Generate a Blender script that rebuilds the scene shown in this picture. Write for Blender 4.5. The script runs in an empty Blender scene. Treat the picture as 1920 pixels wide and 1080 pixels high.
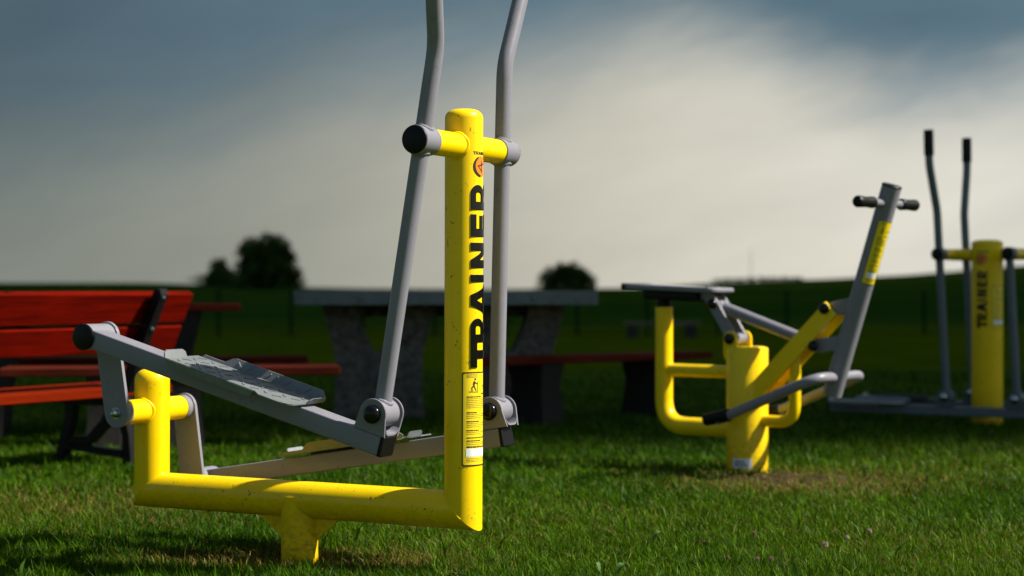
import bpy, bmesh, math, random
import numpy as np
from mathutils import Vector, Matrix, noise

random.seed(7)
rng = np.random.default_rng(11)
S = bpy.context.scene
C = S.collection
PI = math.pi

# ------------------------------------------------------------------ camera
EYE = 0.835
cam = bpy.data.cameras.new('camera')
cam_o = bpy.data.objects.new('camera', cam)
C.objects.link(cam_o)
cam_o.location = (0, 0, EYE)
cam_o.rotation_euler = (math.radians(90.05), 0, 0)
cam.sensor_width = 36.0
cam.lens = 3300 / 1920 * 36
cam.clip_start = 0.1
cam.clip_end = 6000
cam.dof.use_dof = True
cam.dof.focus_distance = 5.08
cam.dof.aperture_fstop = 2.3
cam.dof.aperture_blades = 9
S.camera = cam_o

# ------------------------------------------------------------------ sun and sky
SUN_EL = math.radians(44)
sun_h = Vector((0.9965, -0.085, 0)).normalized()
to_sun = Vector((sun_h.x * math.cos(SUN_EL), sun_h.y * math.cos(SUN_EL), math.sin(SUN_EL)))
sun = bpy.data.lights.new('sun', 'SUN')
sun.energy = 4.8
sun.angle = math.radians(0.5)
sun.color = (1.0, 0.94, 0.84)
sun_o = bpy.data.objects.new('sun', sun)
C.objects.link(sun_o)
sun_o.rotation_euler = (-to_sun).to_track_quat('-Z', 'Y').to_euler()

S.view_settings.view_transform = 'Standard'
S.view_settings.look = 'None'
S.view_settings.exposure = 1.0
S.view_settings.gamma = 1.0
S.view_settings.use_curve_mapping = False

world = bpy.data.worlds.new('World')
S.world = world
world.use_nodes = True
nt = world.node_tree
nt.nodes.clear()


def N(tree, kind, **kw):
    n = tree.nodes.new(kind)
    for k, v in kw.items():
        setattr(n, k, v)
    return n


def math_node(tree, op, a, b=None, clamp=False):
    n = tree.nodes.new('ShaderNodeMath')
    n.operation = op
    n.use_clamp = clamp
    for i, v in enumerate((a, b)):
        if v is None:
            continue
        if isinstance(v, (int, float)):
            n.inputs[i].default_value = v
        else:
            tree.links.new(v, n.inputs[i])
    return n.outputs[0]


def build_world():
    L = nt.links.new
    out = N(nt, 'ShaderNodeOutputWorld')
    sky = N(nt, 'ShaderNodeTexSky', sky_type='NISHITA', sun_disc=False)
    sky.sun_elevation = SUN_EL
    sky.sun_rotation = math.atan2(sun_h.x, sun_h.y)
    bg_sky = N(nt, 'ShaderNodeBackground')
    bg_sky.inputs['Strength'].default_value = 0.12
    L(sky.outputs[0], bg_sky.inputs['Color'])
    geo = N(nt, 'ShaderNodeTexCoord')
    sep = N(nt, 'ShaderNodeSeparateXYZ')
    L(geo.outputs['Generated'], sep.inputs[0])
    x, y, z = sep.outputs
    u = math_node(nt, 'ARCTAN2', x, y)
    v = math_node(nt, 'ARCSINE', z)
    # stretched cloud noise over direction
    comb = N(nt, 'ShaderNodeCombineXYZ')
    L(math_node(nt, 'MULTIPLY', u, 3.2), comb.inputs[0])
    L(math_node(nt, 'SUBTRACT', math_node(nt, 'MULTIPLY', v, 9.0), math_node(nt, 'MULTIPLY', u, 2.2)), comb.inputs[1])
    n1 = N(nt, 'ShaderNodeTexNoise')
    n1.inputs['Scale'].default_value = 1.6
    n1.inputs['Detail'].default_value = 6
    n1.inputs['Roughness'].default_value = 0.48
    n1.inputs['Distortion'].default_value = 0.5
    L(comb.outputs[0], n1.inputs['Vector'])
    nz = math_node(nt, 'SUBTRACT', n1.outputs[0], 0.5)
    # lower edge of the dark cloud deck over azimuth
    fc = N(nt, 'ShaderNodeFloatCurve')
    cu = fc.mapping.curves[0]
    pts = [(-0.5, 0.062), (-0.29, 0.068), (-0.22, 0.075), (-0.15, 0.092), (-0.10, 0.112), (-0.05, 0.118), (0.012, 0.126), (0.05, 0.133), (0.09, 0.138), (0.13, 0.132), (0.167, 0.117), (0.20, 0.108), (0.224, 0.104), (0.25, 0.105), (0.285, 0.111), (0.34, 0.118), (0.5, 0.13)]
    while len(cu.points) < len(pts):
        cu.points.new(0.5, 0.5)
    for p, (a, b) in zip(cu.points, pts):
        p.location = (a + 0.5, b * 4)
        p.handle_type = 'AUTO'
    fc.mapping.update()
    L(math_node(nt, 'ADD', u, 0.5, True), fc.inputs['Value'])
    edge = math_node(nt, 'MULTIPLY', fc.outputs[0], 0.25)
    soft = N(nt, 'ShaderNodeMapRange')
    soft.inputs[1].default_value = -0.3
    soft.inputs[2].default_value = 0.12
    soft.inputs[3].default_value = 0.070
    soft.inputs[4].default_value = 0.036
    L(u, soft.inputs[0])
    dd = math_node(nt, 'SUBTRACT', v, edge)
    dd = math_node(nt, 'ADD', dd, math_node(nt, 'MULTIPLY', nz, 0.05))
    n3 = N(nt, 'ShaderNodeTexNoise')
    n3.inputs['Scale'].default_value = 5.5
    n3.inputs['Detail'].default_value = 7
    n3.inputs['Roughness'].default_value = 0.55
    n3.inputs['Distortion'].default_value = 0.8
    L(comb.outputs[0], n3.inputs['Vector'])
    dd = math_node(nt, 'ADD', dd, math_node(nt, 'MULTIPLY', math_node(nt, 'SUBTRACT', n3.outputs[0], 0.5), 0.020))
    dk = N(nt, 'ShaderNodeMapRange', interpolation_type='SMOOTHSTEP')
    L(math_node(nt, 'DIVIDE', dd, soft.outputs[0]), dk.inputs[0])
    dk.inputs[1].default_value = -1.0
    dk.inputs[2].default_value = 1.0
    # brightness of the light band over azimuth
    br = N(nt, 'ShaderNodeValToRGB')
    br.color_ramp.interpolation = 'B_SPLINE'
    el = br.color_ramp.elements
    el[0].position = 0.0
    el[0].color = (0.24, 0.26, 0.25, 1)
    el[1].position = 1.0
    el[1].color = (0.36, 0.36, 0.33, 1)
    for pos, c in ((0.36, (0.20, 0.225, 0.20)), (0.405, (0.21, 0.235, 0.205)), (0.46, (0.33, 0.335, 0.285)), (0.50, (0.52, 0.50, 0.42)),
                   (0.535, (0.66, 0.63, 0.53)), (0.60, (0.76, 0.74, 0.66)), (0.7, (0.55, 0.54, 0.48))):
        e = el.new(pos)
        e.color = (*c, 1)
    um = N(nt, 'ShaderNodeMapRange')
    um.inputs[1].default_value = -1.4
    um.inputs[2].default_value = 1.4
    L(u, um.inputs[0])
    L(um.outputs[0], br.inputs[0])
    # soft streaks inside the light band
    comb2 = N(nt, 'ShaderNodeCombineXYZ')
    L(math_node(nt, 'MULTIPLY', u, 5.0), comb2.inputs[0])
    L(math_node(nt, 'SUBTRACT', math_node(nt, 'MULTIPLY', v, 18.0), math_node(nt, 'MULTIPLY', u, 4.0)), comb2.inputs[1])
    n2 = N(nt, 'ShaderNodeTexNoise')
    n2.inputs['Scale'].default_value = 1.3
    n2.inputs['Detail'].default_value = 7
    n2.inputs['Roughness'].default_value = 0.5
    L(comb2.outputs[0], n2.inputs['Vector'])
    st = N(nt, 'ShaderNodeMapRange')
    st.inputs[1].default_value = 0.3
    st.inputs[2].default_value = 0.7
    st.inputs[3].default_value = 0.90
    st.inputs[4].default_value = 1.05
    L(n2.outputs[0], st.inputs[0])
    mulc = N(nt, 'ShaderNodeMix', data_type='RGBA', blend_type='MULTIPLY')
    mulc.inputs[0].default_value = 1.0
    L(br.outputs[0], mulc.inputs[6])
    L(st.outputs[0], mulc.inputs[7])
    # dark deck colour, slightly mottled
    deck = N(nt, 'ShaderNodeValToRGB')
    deck.color_ramp.elements[0].position = 0.3
    deck.color_ramp.elements[0].color = (0.066, 0.120, 0.155, 1)
    deck.color_ramp.elements[1].position = 0.7
    deck.color_ramp.elements[1].color = (0.115, 0.178, 0.220, 1)
    L(n1.outputs[0], deck.inputs[0])
    dg = N(nt, 'ShaderNodeMapRange')
    dg.inputs[1].default_value = -0.32
    dg.inputs[2].default_value = 0.0
    dg.inputs[3].default_value = 0.66
    dg.inputs[4].default_value = 1.22
    L(u, dg.inputs[0])
    dmul = N(nt, 'ShaderNodeMix', data_type='RGBA', blend_type='MULTIPLY')
    dmul.inputs[0].default_value = 1.0
    L(deck.outputs[0], dmul.inputs[6])
    L(dg.outputs[0], dmul.inputs[7])
    mix = N(nt, 'ShaderNodeMix', data_type='RGBA')
    L(dk.outputs[0], mix.inputs[0])
    L(mulc.outputs[2], mix.inputs[6])
    L(dmul.outputs[2], mix.inputs[7])
    bg_c = N(nt, 'ShaderNodeBackground')
    bg_c.inputs['Strength'].default_value = 0.5
    L(mix.outputs[2], bg_c.inputs['Color'])
    ms = N(nt, 'ShaderNodeMixShader')
    # the cloud cover breaks up behind the viewer, where the sun comes through
    cov = N(nt, 'ShaderNodeMapRange')
    cov.inputs[1].default_value = -0.35
    cov.inputs[2].default_value = 0.75
    cov.inputs[3].default_value = 0.78
    cov.inputs[4].default_value = 0.985
    L(y, cov.inputs[0])
    L(cov.outputs[0], ms.inputs[0])
    L(bg_sky.outputs[0], ms.inputs[1])
    L(bg_c.outputs[0], ms.inputs[2])
    L(ms.outputs[0], out.inputs['Surface'])


build_world()

# ------------------------------------------------------------------ materials
MATS = {}


def principled(name, color, rough=0.5, metal=0.0, coat=0.0, spec=0.5):
    m = bpy.data.materials.new(name)
    m.use_nodes = True
    b = m.node_tree.nodes['Principled BSDF']
    b.inputs['Base Color'].default_value = (*color, 1)
    b.inputs['Roughness'].default_value = rough
    b.inputs['Metallic'].default_value = metal
    b.inputs['Coat Weight'].default_value = coat
    b.inputs['Coat Roughness'].default_value = 0.08
    b.inputs['Specular IOR Level'].default_value = spec
    MATS[name] = m
    return m, m.node_tree, b


def noise_tex(t, scale, detail=4, rough=0.55, coord='Object', vec_scale=None, dist=0.0):
    tc = N(t, 'ShaderNodeTexCoord')
    src = tc.outputs[coord]
    if vec_scale:
        mp = N(t, 'ShaderNodeMapping')
        mp.inputs['Scale'].default_value = vec_scale
        t.links.new(src, mp.inputs[0])
        src = mp.outputs[0]
    n = N(t, 'ShaderNodeTexNoise')
    n.inputs['Scale'].default_value = scale
    n.inputs['Detail'].default_value = detail
    n.inputs['Roughness'].default_value = rough
    n.inputs['Distortion'].default_value = dist
    t.links.new(src, n.inputs['Vector'])
    return n.outputs[0]


def ramp(t, fac, stops):
    r = N(t, 'ShaderNodeValToRGB')
    el = r.color_ramp.elements
    while len(el) < len(stops):
        el.new(0.5)
    for e, (p, c) in zip(el, stops):
        e.position = p
        e.color = (*c, 1) if len(c) == 3 else c
    t.links.new(fac, r.inputs[0])
    return r.outputs[0]


def mixc(t, fac, a, b, mode='MIX'):
    m = N(t, 'ShaderNodeMix', data_type='RGBA', blend_type=mode)
    for i, v in ((0, fac), (6, a), (7, b)):
        if isinstance(v, (int, float)):
            m.inputs[i].default_value = v
        elif isinstance(v, tuple):
            m.inputs[i].default_value = (*v, 1)
        else:
            t.links.new(v, m.inputs[i])
    return m.outputs[2]


def bump(t, b, h, strength=0.2, dist=0.01):
    n = N(t, 'ShaderNodeBump')
    n.inputs['Strength'].default_value = strength
    n.inputs['Distance'].default_value = dist
    t.links.new(h, n.inputs['Height'])
    t.links.new(n.outputs[0], b.inputs['Normal'])


def make_paint(name, base, rough, chips, dirty=False):
    m, t, b = principled(name, base, rough, 0, 0.0, 0.28)
    L = t.links.new
    # slow tint variation
    col = ramp(t, noise_tex(t, 9, 5), [(0.3, tuple(c * 0.93 for c in base)), (0.7, base)])
    # thin scratches and chips: stretched and isotropic flecks
    fl = noise_tex(t, 70, 2, 0.5, vec_scale=(0.8, 1.0, 0.6), dist=1.6)
    flm = ramp(t, fl, [(0.680, (0, 0, 0)), (0.705, (1, 1, 1))])
    gate = ramp(t, noise_tex(t, 7, 3), [(0.38, (0, 0, 0)), (0.50, (1, 1, 1))])
    f = N(t, 'ShaderNodeMath', operation='MULTIPLY')
    L(flm, f.inputs[0])
    L(gate, f.inputs[1])
    f2 = N(t, 'ShaderNodeMath', operation='MULTIPLY')
    L(f.outputs[0], f2.inputs[0])
    f2.inputs[1].default_value = chips
    col = mixc(t, f2.outputs[0], col, (0.035, 0.026, 0.012))
    if dirty:
        # splashed mud near the ground, broken up by noise
        tc = N(t, 'ShaderNodeTexCoord')
        sp = N(t, 'ShaderNodeSeparateXYZ')
        L(tc.outputs['Object'], sp.inputs[0])
        mr = N(t, 'ShaderNodeMapRange')
        mr.inputs[1].default_value = 0.24
        mr.inputs[2].default_value = 0.0
        mr.inputs[3].default_value = 0.0
        mr.inputs[4].default_value = 0.9
        L(sp.outputs[2], mr.inputs[0])
        dn = ramp(t, noise_tex(t, 42, 6, 0.7, vec_scale=(1, 1, 1.6)), [(0.42, (0, 0, 0)), (0.72, (1, 1, 1))])
        dm = N(t, 'ShaderNodeMath', operation='MULTIPLY')
        L(mr.outputs[0], dm.inputs[0])
        L(dn, dm.inputs[1])
        col = mixc(t, dm.outputs[0], col, (0.085, 0.055, 0.022))
    L(col, b.inputs['Base Color'])
    rr = ramp(t, noise_tex(t, 14, 4), [(0.3, (rough * 0.8,) * 3), (0.75, (rough * 1.35,) * 3)])
    L(rr, b.inputs['Roughness'])
    bump(t, b, noise_tex(t, 160, 2), 0.05, 0.002)
    return m


make_paint('yellow_paint', (0.86, 0.585, 0.0006), 0.30, 0.75, True)
make_paint('yellow_paint_clean', (0.86, 0.585, 0.0006), 0.30, 0.35)
make_paint('grey_paint', (0.195, 0.192, 0.222), 0.34, 0.35)
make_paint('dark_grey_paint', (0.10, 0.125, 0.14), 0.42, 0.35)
m, t, b = principled('black_plastic', (0.005, 0.005, 0.0055), 0.42, spec=0.18)
bump(t, b, noise_tex(t, 300, 2), 0.08, 0.001)
m, t, b = principled('black_gloss', (0.005, 0.005, 0.0055), 0.2, spec=0.28)
m, t, b = principled('letter_gel', (0.004, 0.004, 0.004), 0.12, spec=0.35)
m, t, b = principled('bolt_steel', (0.36, 0.42, 0.44), 0.22, 1.0)
m, t, b = principled('galvanised', (0.40, 0.44, 0.46), 0.5, 0.35)
tc = N(t, 'ShaderNodeTexCoord')
vo = N(t, 'ShaderNodeTexVoronoi')
vo.inputs['Scale'].default_value = 70
t.links.new(tc.outputs['Object'], vo.inputs['Vector'])
sepc = N(t, 'ShaderNodeSeparateColor')
t.links.new(vo.outputs['Color'], sepc.inputs[0])
sc = ramp(t, sepc.outputs[0], [(0.0, (0.165, 0.182, 0.188)), (1.0, (0.19, 0.207, 0.213))])
gr = ramp(t, noise_tex(t, 9, 3, 0.5), [(0.3, (0.86, 0.86, 0.85)), (0.6, (1, 1, 1))])
t.links.new(mixc(t, 1.0, sc, gr, 'MULTIPLY'), b.inputs['Base Color'])
principled('label_yellow', (0.84, 0.62, 0.01), 0.35)
principled('print_black', (0.012, 0.012, 0.012), 0.4)
principled('print_grey', (0.24, 0.20, 0.03), 0.45)
principled('label_white', (0.74, 0.76, 0.80), 0.4)
principled('badge_orange', (0.80, 0.20, 0.010), 0.3)
principled('badge_white', (0.78, 0.70, 0.62), 0.4)

# red stained wood
for nm, base, dark in (('orange_wood', (0.145, 0.010, 0.0006), (0.10, 0.007, 0.0006)), ('red_wood', (0.13, 0.0035, 0.0002), (0.055, 0.0018, 0.0004)), ('brown_wood', (0.115, 0.020, 0.010), (0.05, 0.009, 0.005)),
                       ('grey_wood', (0.16, 0.13, 0.10), (0.08, 0.065, 0.05))):
    m, t, b = principled(nm, base, 0.8, spec=0.02)
    g = noise_tex(t, 4, 7, 0.65, vec_scale=(0.7, 9, 9), dist=0.6)
    col = ramp(t, g, [(0.32, dark), (0.62, base)])
    kn = N(t, 'ShaderNodeTexVoronoi')
    kn.inputs['Scale'].default_value = 3.1
    tc = N(t, 'ShaderNodeTexCoord')
    mp = N(t, 'ShaderNodeMapping')
    mp.inputs['Scale'].default_value = (1, 2.4, 2.4)
    t.links.new(tc.outputs['Object'], mp.inputs[0])
    t.links.new(mp.outputs[0], kn.inputs['Vector'])
    km = ramp(t, kn.outputs['Distance'], [(0.035, (1, 1, 1)), (0.075, (0, 0, 0))])
    col = mixc(t, km, col, tuple(c * 0.3 for c in dark))
    t.links.new(col, b.inputs['Base Color'])
    bump(t, b, g, 0.35, 0.006)

m, t, b = principled('cast_iron', (0.006, 0.006, 0.007), 0.5, spec=0.15)
bump(t, b, noise_tex(t, 60, 4), 0.2, 0.004)
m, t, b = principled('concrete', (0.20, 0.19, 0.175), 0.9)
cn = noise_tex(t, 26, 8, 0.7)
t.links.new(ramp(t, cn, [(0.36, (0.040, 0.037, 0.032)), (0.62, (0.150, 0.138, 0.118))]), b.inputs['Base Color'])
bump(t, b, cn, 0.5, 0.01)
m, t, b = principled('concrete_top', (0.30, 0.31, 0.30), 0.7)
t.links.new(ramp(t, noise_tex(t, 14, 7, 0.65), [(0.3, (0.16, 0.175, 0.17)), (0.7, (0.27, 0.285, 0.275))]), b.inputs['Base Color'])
m, t, b = principled('aluminium_edge', (0.36, 0.40, 0.42), 0.55, 0.1)
t.links.new(ramp(t, noise_tex(t, 12, 5, 0.65), [(0.3, (0.075, 0.092, 0.092)), (0.7, (0.125, 0.148, 0.145))]), b.inputs['Base Color'])
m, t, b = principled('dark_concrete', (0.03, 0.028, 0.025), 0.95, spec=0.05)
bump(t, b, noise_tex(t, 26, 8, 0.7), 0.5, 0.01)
principled('green_post', (0.004, 0.018, 0.008), 0.8, spec=0.0)

# lawn and fields
m, t, b = principled('lawn', (0.03, 0.05, 0.012), 1.0, spec=0.0)
a1 = noise_tex(t, 1.1, 6, 0.6)
a2 = noise_tex(t, 24, 5, 0.7)
c1 = ramp(t, a1, [(0.3, (0.040, 0.070, 0.002)), (0.55, (0.070, 0.110, 0.003)), (0.75, (0.10, 0.13, 0.005))])
c2 = ramp(t, a2, [(0.3, (0.5, 0.5, 0.5)), (0.7, (1.2, 1.2, 1.15))])
tc = N(t, 'ShaderNodeTexCoord')
sp = N(t, 'ShaderNodeSeparateXYZ')
t.links.new(tc.outputs['Object'], sp.inputs[0])
fm = N(t, 'ShaderNodeMapRange')
fm.inputs[1].default_value = 30
fm.inputs[2].default_value = 42
t.links.new(sp.outputs[1], fm.inputs[0])
fieldn = noise_tex(t, 0.016, 6, 0.62, vec_scale=(0.6, 2.6, 1))
cf = ramp(t, fieldn, [(0.36, (0.012, 0.040, 0.006)), (0.46, (0.024, 0.062, 0.007)), (0.52, (0.014, 0.046, 0.006)), (0.62, (0.060, 0.098, 0.008))])
lawnc = mixc(t, 1.0, c1, c2, 'MULTIPLY')
t.links.new(mixc(t, fm.outputs[0], lawnc, cf), b.inputs['Base Color'])
bump(t, b, a2, 0.8, 0.05)

m, t, b = principled('soil', (0.10, 0.06, 0.03), 0.95, spec=0.1)
sn = noise_tex(t, 30, 8, 0.7)
t.links.new(ramp(t, sn, [(0.3, (0.022, 0.015, 0.006)), (0.55, (0.055, 0.038, 0.014)), (0.75, (0.11, 0.08, 0.03))]), b.inputs['Base Color'])
bump(t, b, sn, 0.9, 0.03)


def leafy(name, attr=None, color=(0.05, 0.09, 0.02), trans=0.35, rough=0.5):
    m = bpy.data.materials.new(name)
    m.use_nodes = True
    t = m.node_tree
    t.nodes.clear()
    L = t.links.new
    out = N(t, 'ShaderNodeOutputMaterial')
    p = N(t, 'ShaderNodeBsdfPrincipled')
    p.inputs['Roughness'].default_value = rough
    p.inputs['Specular IOR Level'].default_value = 0.05
    tr = N(t, 'ShaderNodeBsdfTranslucent')
    mx = N(t, 'ShaderNodeMixShader')
    mx.inputs[0].default_value = trans
    if attr:
        at = N(t, 'ShaderNodeAttribute', attribute_name=attr)
        L(at.outputs['Color'], p.inputs['Base Color'])
        L(at.outputs['Color'], tr.inputs['Color'])
    else:
        p.inputs['Base Color'].default_value = (*color, 1)
        tr.inputs['Color'].default_value = (*color, 1)
    L(p.outputs[0], mx.inputs[1])
    L(tr.outputs[0], mx.inputs[2])
    L(mx.outputs[0], out.inputs['Surface'])
    MATS[name] = m


leafy('grass_blade', 'tint', trans=0.30, rough=0.42)
leafy('tree_leaf', 'tint', trans=0.25)
leafy('weed_leaf', None, (0.11, 0.20, 0.06))
principled('clover_white', (0.34, 0.27, 0.22), 0.9, spec=0.1)
principled('clover_pink', (0.20, 0.12, 0.085), 0.9, spec=0.1)
m, t, b = principled('bark', (0.05, 0.04, 0.03), 0.9)
bump(t, b, noise_tex(t, 12, 6, vec_scale=(1, 1, 0.3)), 0.8, 0.05)
leafy('cloud', None, (0.36, 0.38, 0.40), 1.0, 1.0)
principled('mast_grey', (0.30, 0.31, 0.31), 0.6)


# ------------------------------------------------------------------ mesh helpers
class MB:
    """collects vertices and faces for one mesh object"""

    def __init__(self):
        self.v = []
        self.f = []

    def add(self, verts, faces):
        o = len(self.v)
        self.v.extend(Vector(p) for p in verts)
        self.f.extend(tuple(i + o for i in f) for f in faces)
        return self

    def loft(self, rings, close=True, cap0=True, cap1=True):
        n = len(rings[0])
        verts = [p for r in rings for p in r]
        faces = []
        for k in range(len(rings) - 1):
            for i in range(n if close else n - 1):
                j = (i + 1) % n
                faces.append((k * n + i, k * n + j, (k + 1) * n + j, (k + 1) * n + i))
        if cap0:
            faces.append(tuple(range(n))[::-1])
        if cap1:
            faces.append(tuple(range((len(rings) - 1) * n, len(rings) * n)))
        return self.add(verts, faces)

    def tube(self, pts, r, seg=24, caps=True, n0=None, n1=None, closed=False):
        pts = [Vector(p) for p in pts]
        k = len(pts)
        rs = r if isinstance(r, (list, tuple)) else [r] * k
        tang = []
        for i in range(k):
            if closed:
                d = pts[(i + 1) % k] - pts[i - 1]
            else:
                d = pts[min(i + 1, k - 1)] - pts[max(i - 1, 0)]
                if 0 < i < k - 1:
                    d = (pts[i + 1] - pts[i]).normalized() + (pts[i] - pts[i - 1]).normalized()
            tang.append(d.normalized())
        up = Vector((0, 0, 1)) if abs(tang[0].z) < 0.9 else Vector((1, 0, 0))
        a = tang[0].cross(up).normalized()
        rings = []
        for i in range(k):
            tg = tang[i]
            a = (a - tg * a.dot(tg)).normalized()
            bb = tg.cross(a)
            ring = [pts[i] + (a * math.cos(2 * PI * j / seg) + bb * math.sin(2 * PI * j / seg)) * rs[i] for j in range(seg)]
            pn = n0 if i == 0 else (n1 if i == k - 1 else None)
            if pn is not None:
                pn = Vector(pn).normalized()
                ring = [q + tg * ((pts[i] - q).dot(pn) / tg.dot(pn)) for q in ring]
            rings.append(ring)
        if closed:
            rings.append(rings[0])
            return self.loft(rings, True, False, False)
        return self.loft(rings, True, caps, caps)

    def lathe(self, origin, axis, prof, seg=32):
        """prof: list of (distance along axis, radius)"""
        o = Vector(origin)
        ax = Vector(axis).normalized()
        up = Vector((0, 0, 1)) if abs(ax.z) < 0.9 else Vector((1, 0, 0))
        a = ax.cross(up).normalized()
        bb = ax.cross(a)
        rings = [[o + ax * d + (a * math.cos(2 * PI * j / seg) + bb * math.sin(2 * PI * j / seg)) * max(r, 1e-5) for j in range(seg)] for d, r in prof]
        return self.loft(rings)

    def prism(self, poly, d0, d1, ori, bev=0.0):
        """poly: 2-D points; ori(a, b, d) gives the 3-D point"""
        n = len(poly)
        if bev > 0:
            c = (sum(p[0] for p in poly) / n, sum(p[1] for p in poly) / n)

            def inset(q):
                dx, dy = q[0] - c[0], q[1] - c[1]
                l = math.hypot(dx, dy) or 1
                k = (l - bev) / l
                return (c[0] + dx * k, c[1] + dy * k)
            pi_ = [inset(q) for q in poly]
            s = 1 if d1 > d0 else -1
            rings = [[ori(p[0], p[1], d0) for p in pi_], [ori(p[0], p[1], d0 + s * bev) for p in poly],
                     [ori(p[0], p[1], d1 - s * bev) for p in poly], [ori(p[0], p[1], d1) for p in pi_]]
        else:
            rings = [[ori(p[0], p[1], d0) for p in poly], [ori(p[0], p[1], d1) for p in poly]]
        return self.loft(rings)

    def box(self, lo, hi, bev=0.0, xf=None):
        (x0, y0, z0), (x1, y1, z1) = lo, hi
        if bev <= 0:
            vs = [Vector((x, y, z)) for z in (z0, z1) for x, y in ((x0, y0), (x1, y0), (x1, y1), (x0, y1))]
            fs = [(3, 2, 1, 0), (4, 5, 6, 7), (0, 1, 5, 4), (1, 2, 6, 5), (2, 3, 7, 6), (3, 0, 4, 7)]
        else:
            def ring(i, z):
                a0, a1, b0, b1 = x0 + i, x1 - i, y0 + i, y1 - i
                e = bev
                return [Vector(p) for p in ((a0 + e, b0, z), (a1 - e, b0, z), (a1, b0 + e, z), (a1, b1 - e, z), (a1 - e, b1, z), (a0 + e, b1, z), (a0, b1 - e, z), (a0, b0 + e, z))]
            rings = [ring(bev, z0), ring(0, z0 + bev), ring(0, z1 - bev), ring(bev, z1)]
            vs = [p for r in rings for p in r]
            fs = []
            for k in range(3):
                for i in range(8):
                    j = (i + 1) % 8
                    fs.append((k * 8 + i, k * 8 + j, k * 8 + 8 + j, k * 8 + 8 + i))
            fs.append(tuple(range(8))[::-1])
            fs.append(tuple(range(24, 32)))
        if xf:
            vs = [xf @ p for p in vs]
        return self.add(vs, fs)

    def build(self, name, mat, parent=None, sharp=35, fix=True, label=None):
        me = bpy.data.meshes.new(name)
        me.from_pydata([tuple(p) for p in self.v], [], self.f)
        if fix:
            bm = bmesh.new()
            bm.from_mesh(me)
            bmesh.ops.recalc_face_normals(bm, faces=bm.faces)
            bm.to_mesh(me)
            bm.free()
        me.materials.append(MATS[mat])
        me.polygons.foreach_set('use_smooth', [True] * len(me.polygons))
        me.set_sharp_from_angle(angle=math.radians(sharp))
        o = bpy.data.objects.new(name, me)
        C.objects.link(o)
        if parent:
            o.parent = parent
        if label:
            o['label'] = label
        return o


def thing(name, label, cat, loc=(0, 0, 0), rz=0.0, group=None):
    o = bpy.data.objects.new(name, None)
    o.empty_display_size = 0.2
    C.objects.link(o)
    o.location = loc
    o.rotation_euler = (0, 0, rz)
    tag(o, label, cat, group)
    return o


def tag(o, label, cat, group=None):
    o['label'] = label
    o['category'] = cat
    if group:
        o['group'] = group
    return o


def fillet(pts, rad, n=8):
    """round the inner corners of a polyline"""
    pts = [Vector(p) for p in pts]
    out = [pts[0]]
    for i in range(1, len(pts) - 1):
        r = rad[i - 1] if isinstance(rad, (list, tuple)) else rad
        a = (pts[i - 1] - pts[i]).normalized()
        c = (pts[i + 1] - pts[i]).normalized()
        ang = a.angle(c)
        tl = r / math.tan(ang / 2)
        p0 = pts[i] + a * tl
        p1 = pts[i] + c * tl
        for k in range(n + 1):
            s = k / n
            q = p0.lerp(pts[i], s).lerp(pts[i].lerp(p1, s), s)
            out.append(q)
    out.append(pts[-1])
    return out


def saddle_weld(axis_o, axis, dir_, R, r, bead=0.0045, n=36):
    """bead along the line where a tube of radius r in direction dir_ leaves a tube of radius R"""
    ax = Vector(axis).normalized()
    d = Vector(dir_).normalized()
    e = ax.cross(d).normalized()
    o = Vector(axis_o)
    pts = []
    for i in range(n):
        a = 2 * PI * i / n
        x, y = r * math.cos(a), r * math.sin(a)
        h = math.sqrt(max(R * R - y * y, 1e-8))
        pts.append(o + ax * x + e * y + d * h)
    return MB().tube(pts, [bead * (0.85 + 0.3 * random.random()) for _ in range(n)], 8, closed=True)


# ---- lettering: heavy wide capitals as polygons in a box of cap height 1
def arc(cx, cy, rx, ry, a0, a1, n=7):
    return [(cx + rx * math.cos(math.radians(a0 + (a1 - a0) * i / n)), cy + ry * math.sin(math.radians(a0 + (a1 - a0) * i / n))) for i in range(n + 1)]


def glyph(ch, w):
    """list of (outer polygon, hole or None) for a capital, width w"""
    s = 0.30
    if ch == 'T':
        return [([(0, 0.72), (0, 1), (w, 1), (w, 0.72), (w / 2 + 0.16, 0.72), (w / 2 + 0.16, 0), (w / 2 - 0.16, 0), (w / 2 - 0.16, 0.72)], None)]
    if ch == 'I':
        return [([(0, 0), (w, 0), (w, 1), (0, 1)], None)]
    if ch == 'E':
        return [([(0, 0), (w, 0), (w, 0.23), (s, 0.23), (s, 0.40), (w * 0.95, 0.40), (w * 0.95, 0.60), (s, 0.60), (s, 0.77), (w, 0.77), (w, 1), (0, 1)], None)]
    if ch == 'N':
        return [([(0, 0), (s, 0), (s, 0.58), (w - s, 0), (w, 0), (w, 1), (w - s, 1), (w - s, 0.42), (s, 1), (0, 1)], None)]
    if ch == 'A':
        return [([(0, 0), (0.31, 0), (0.39, 0.20), (w - 0.39, 0.20), (w - 0.31, 0), (w, 0), (w / 2 + 0.20, 1), (w / 2 - 0.20, 1)],
                 [(0.46, 0.38), (w / 2, 0.74), (w - 0.46, 0.38)])]
    if ch == 'R':
        o = [(0, 0), (s, 0), (s, 0.30), (w * 0.50, 0.30), (w - 0.33, 0), (w + 0.03, 0), (w - 0.20, 0.36)]
        o += arc(w - 0.30, 0.685, 0.30, 0.315, -50, 90, 9)
        o += [(0, 1)]
        h = [(s, 0.52), (s, 0.79)] + arc(w - 0.36, 0.655, 0.10, 0.135, 90, -90, 5)
        return [(o, h)]
    return []


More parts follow.
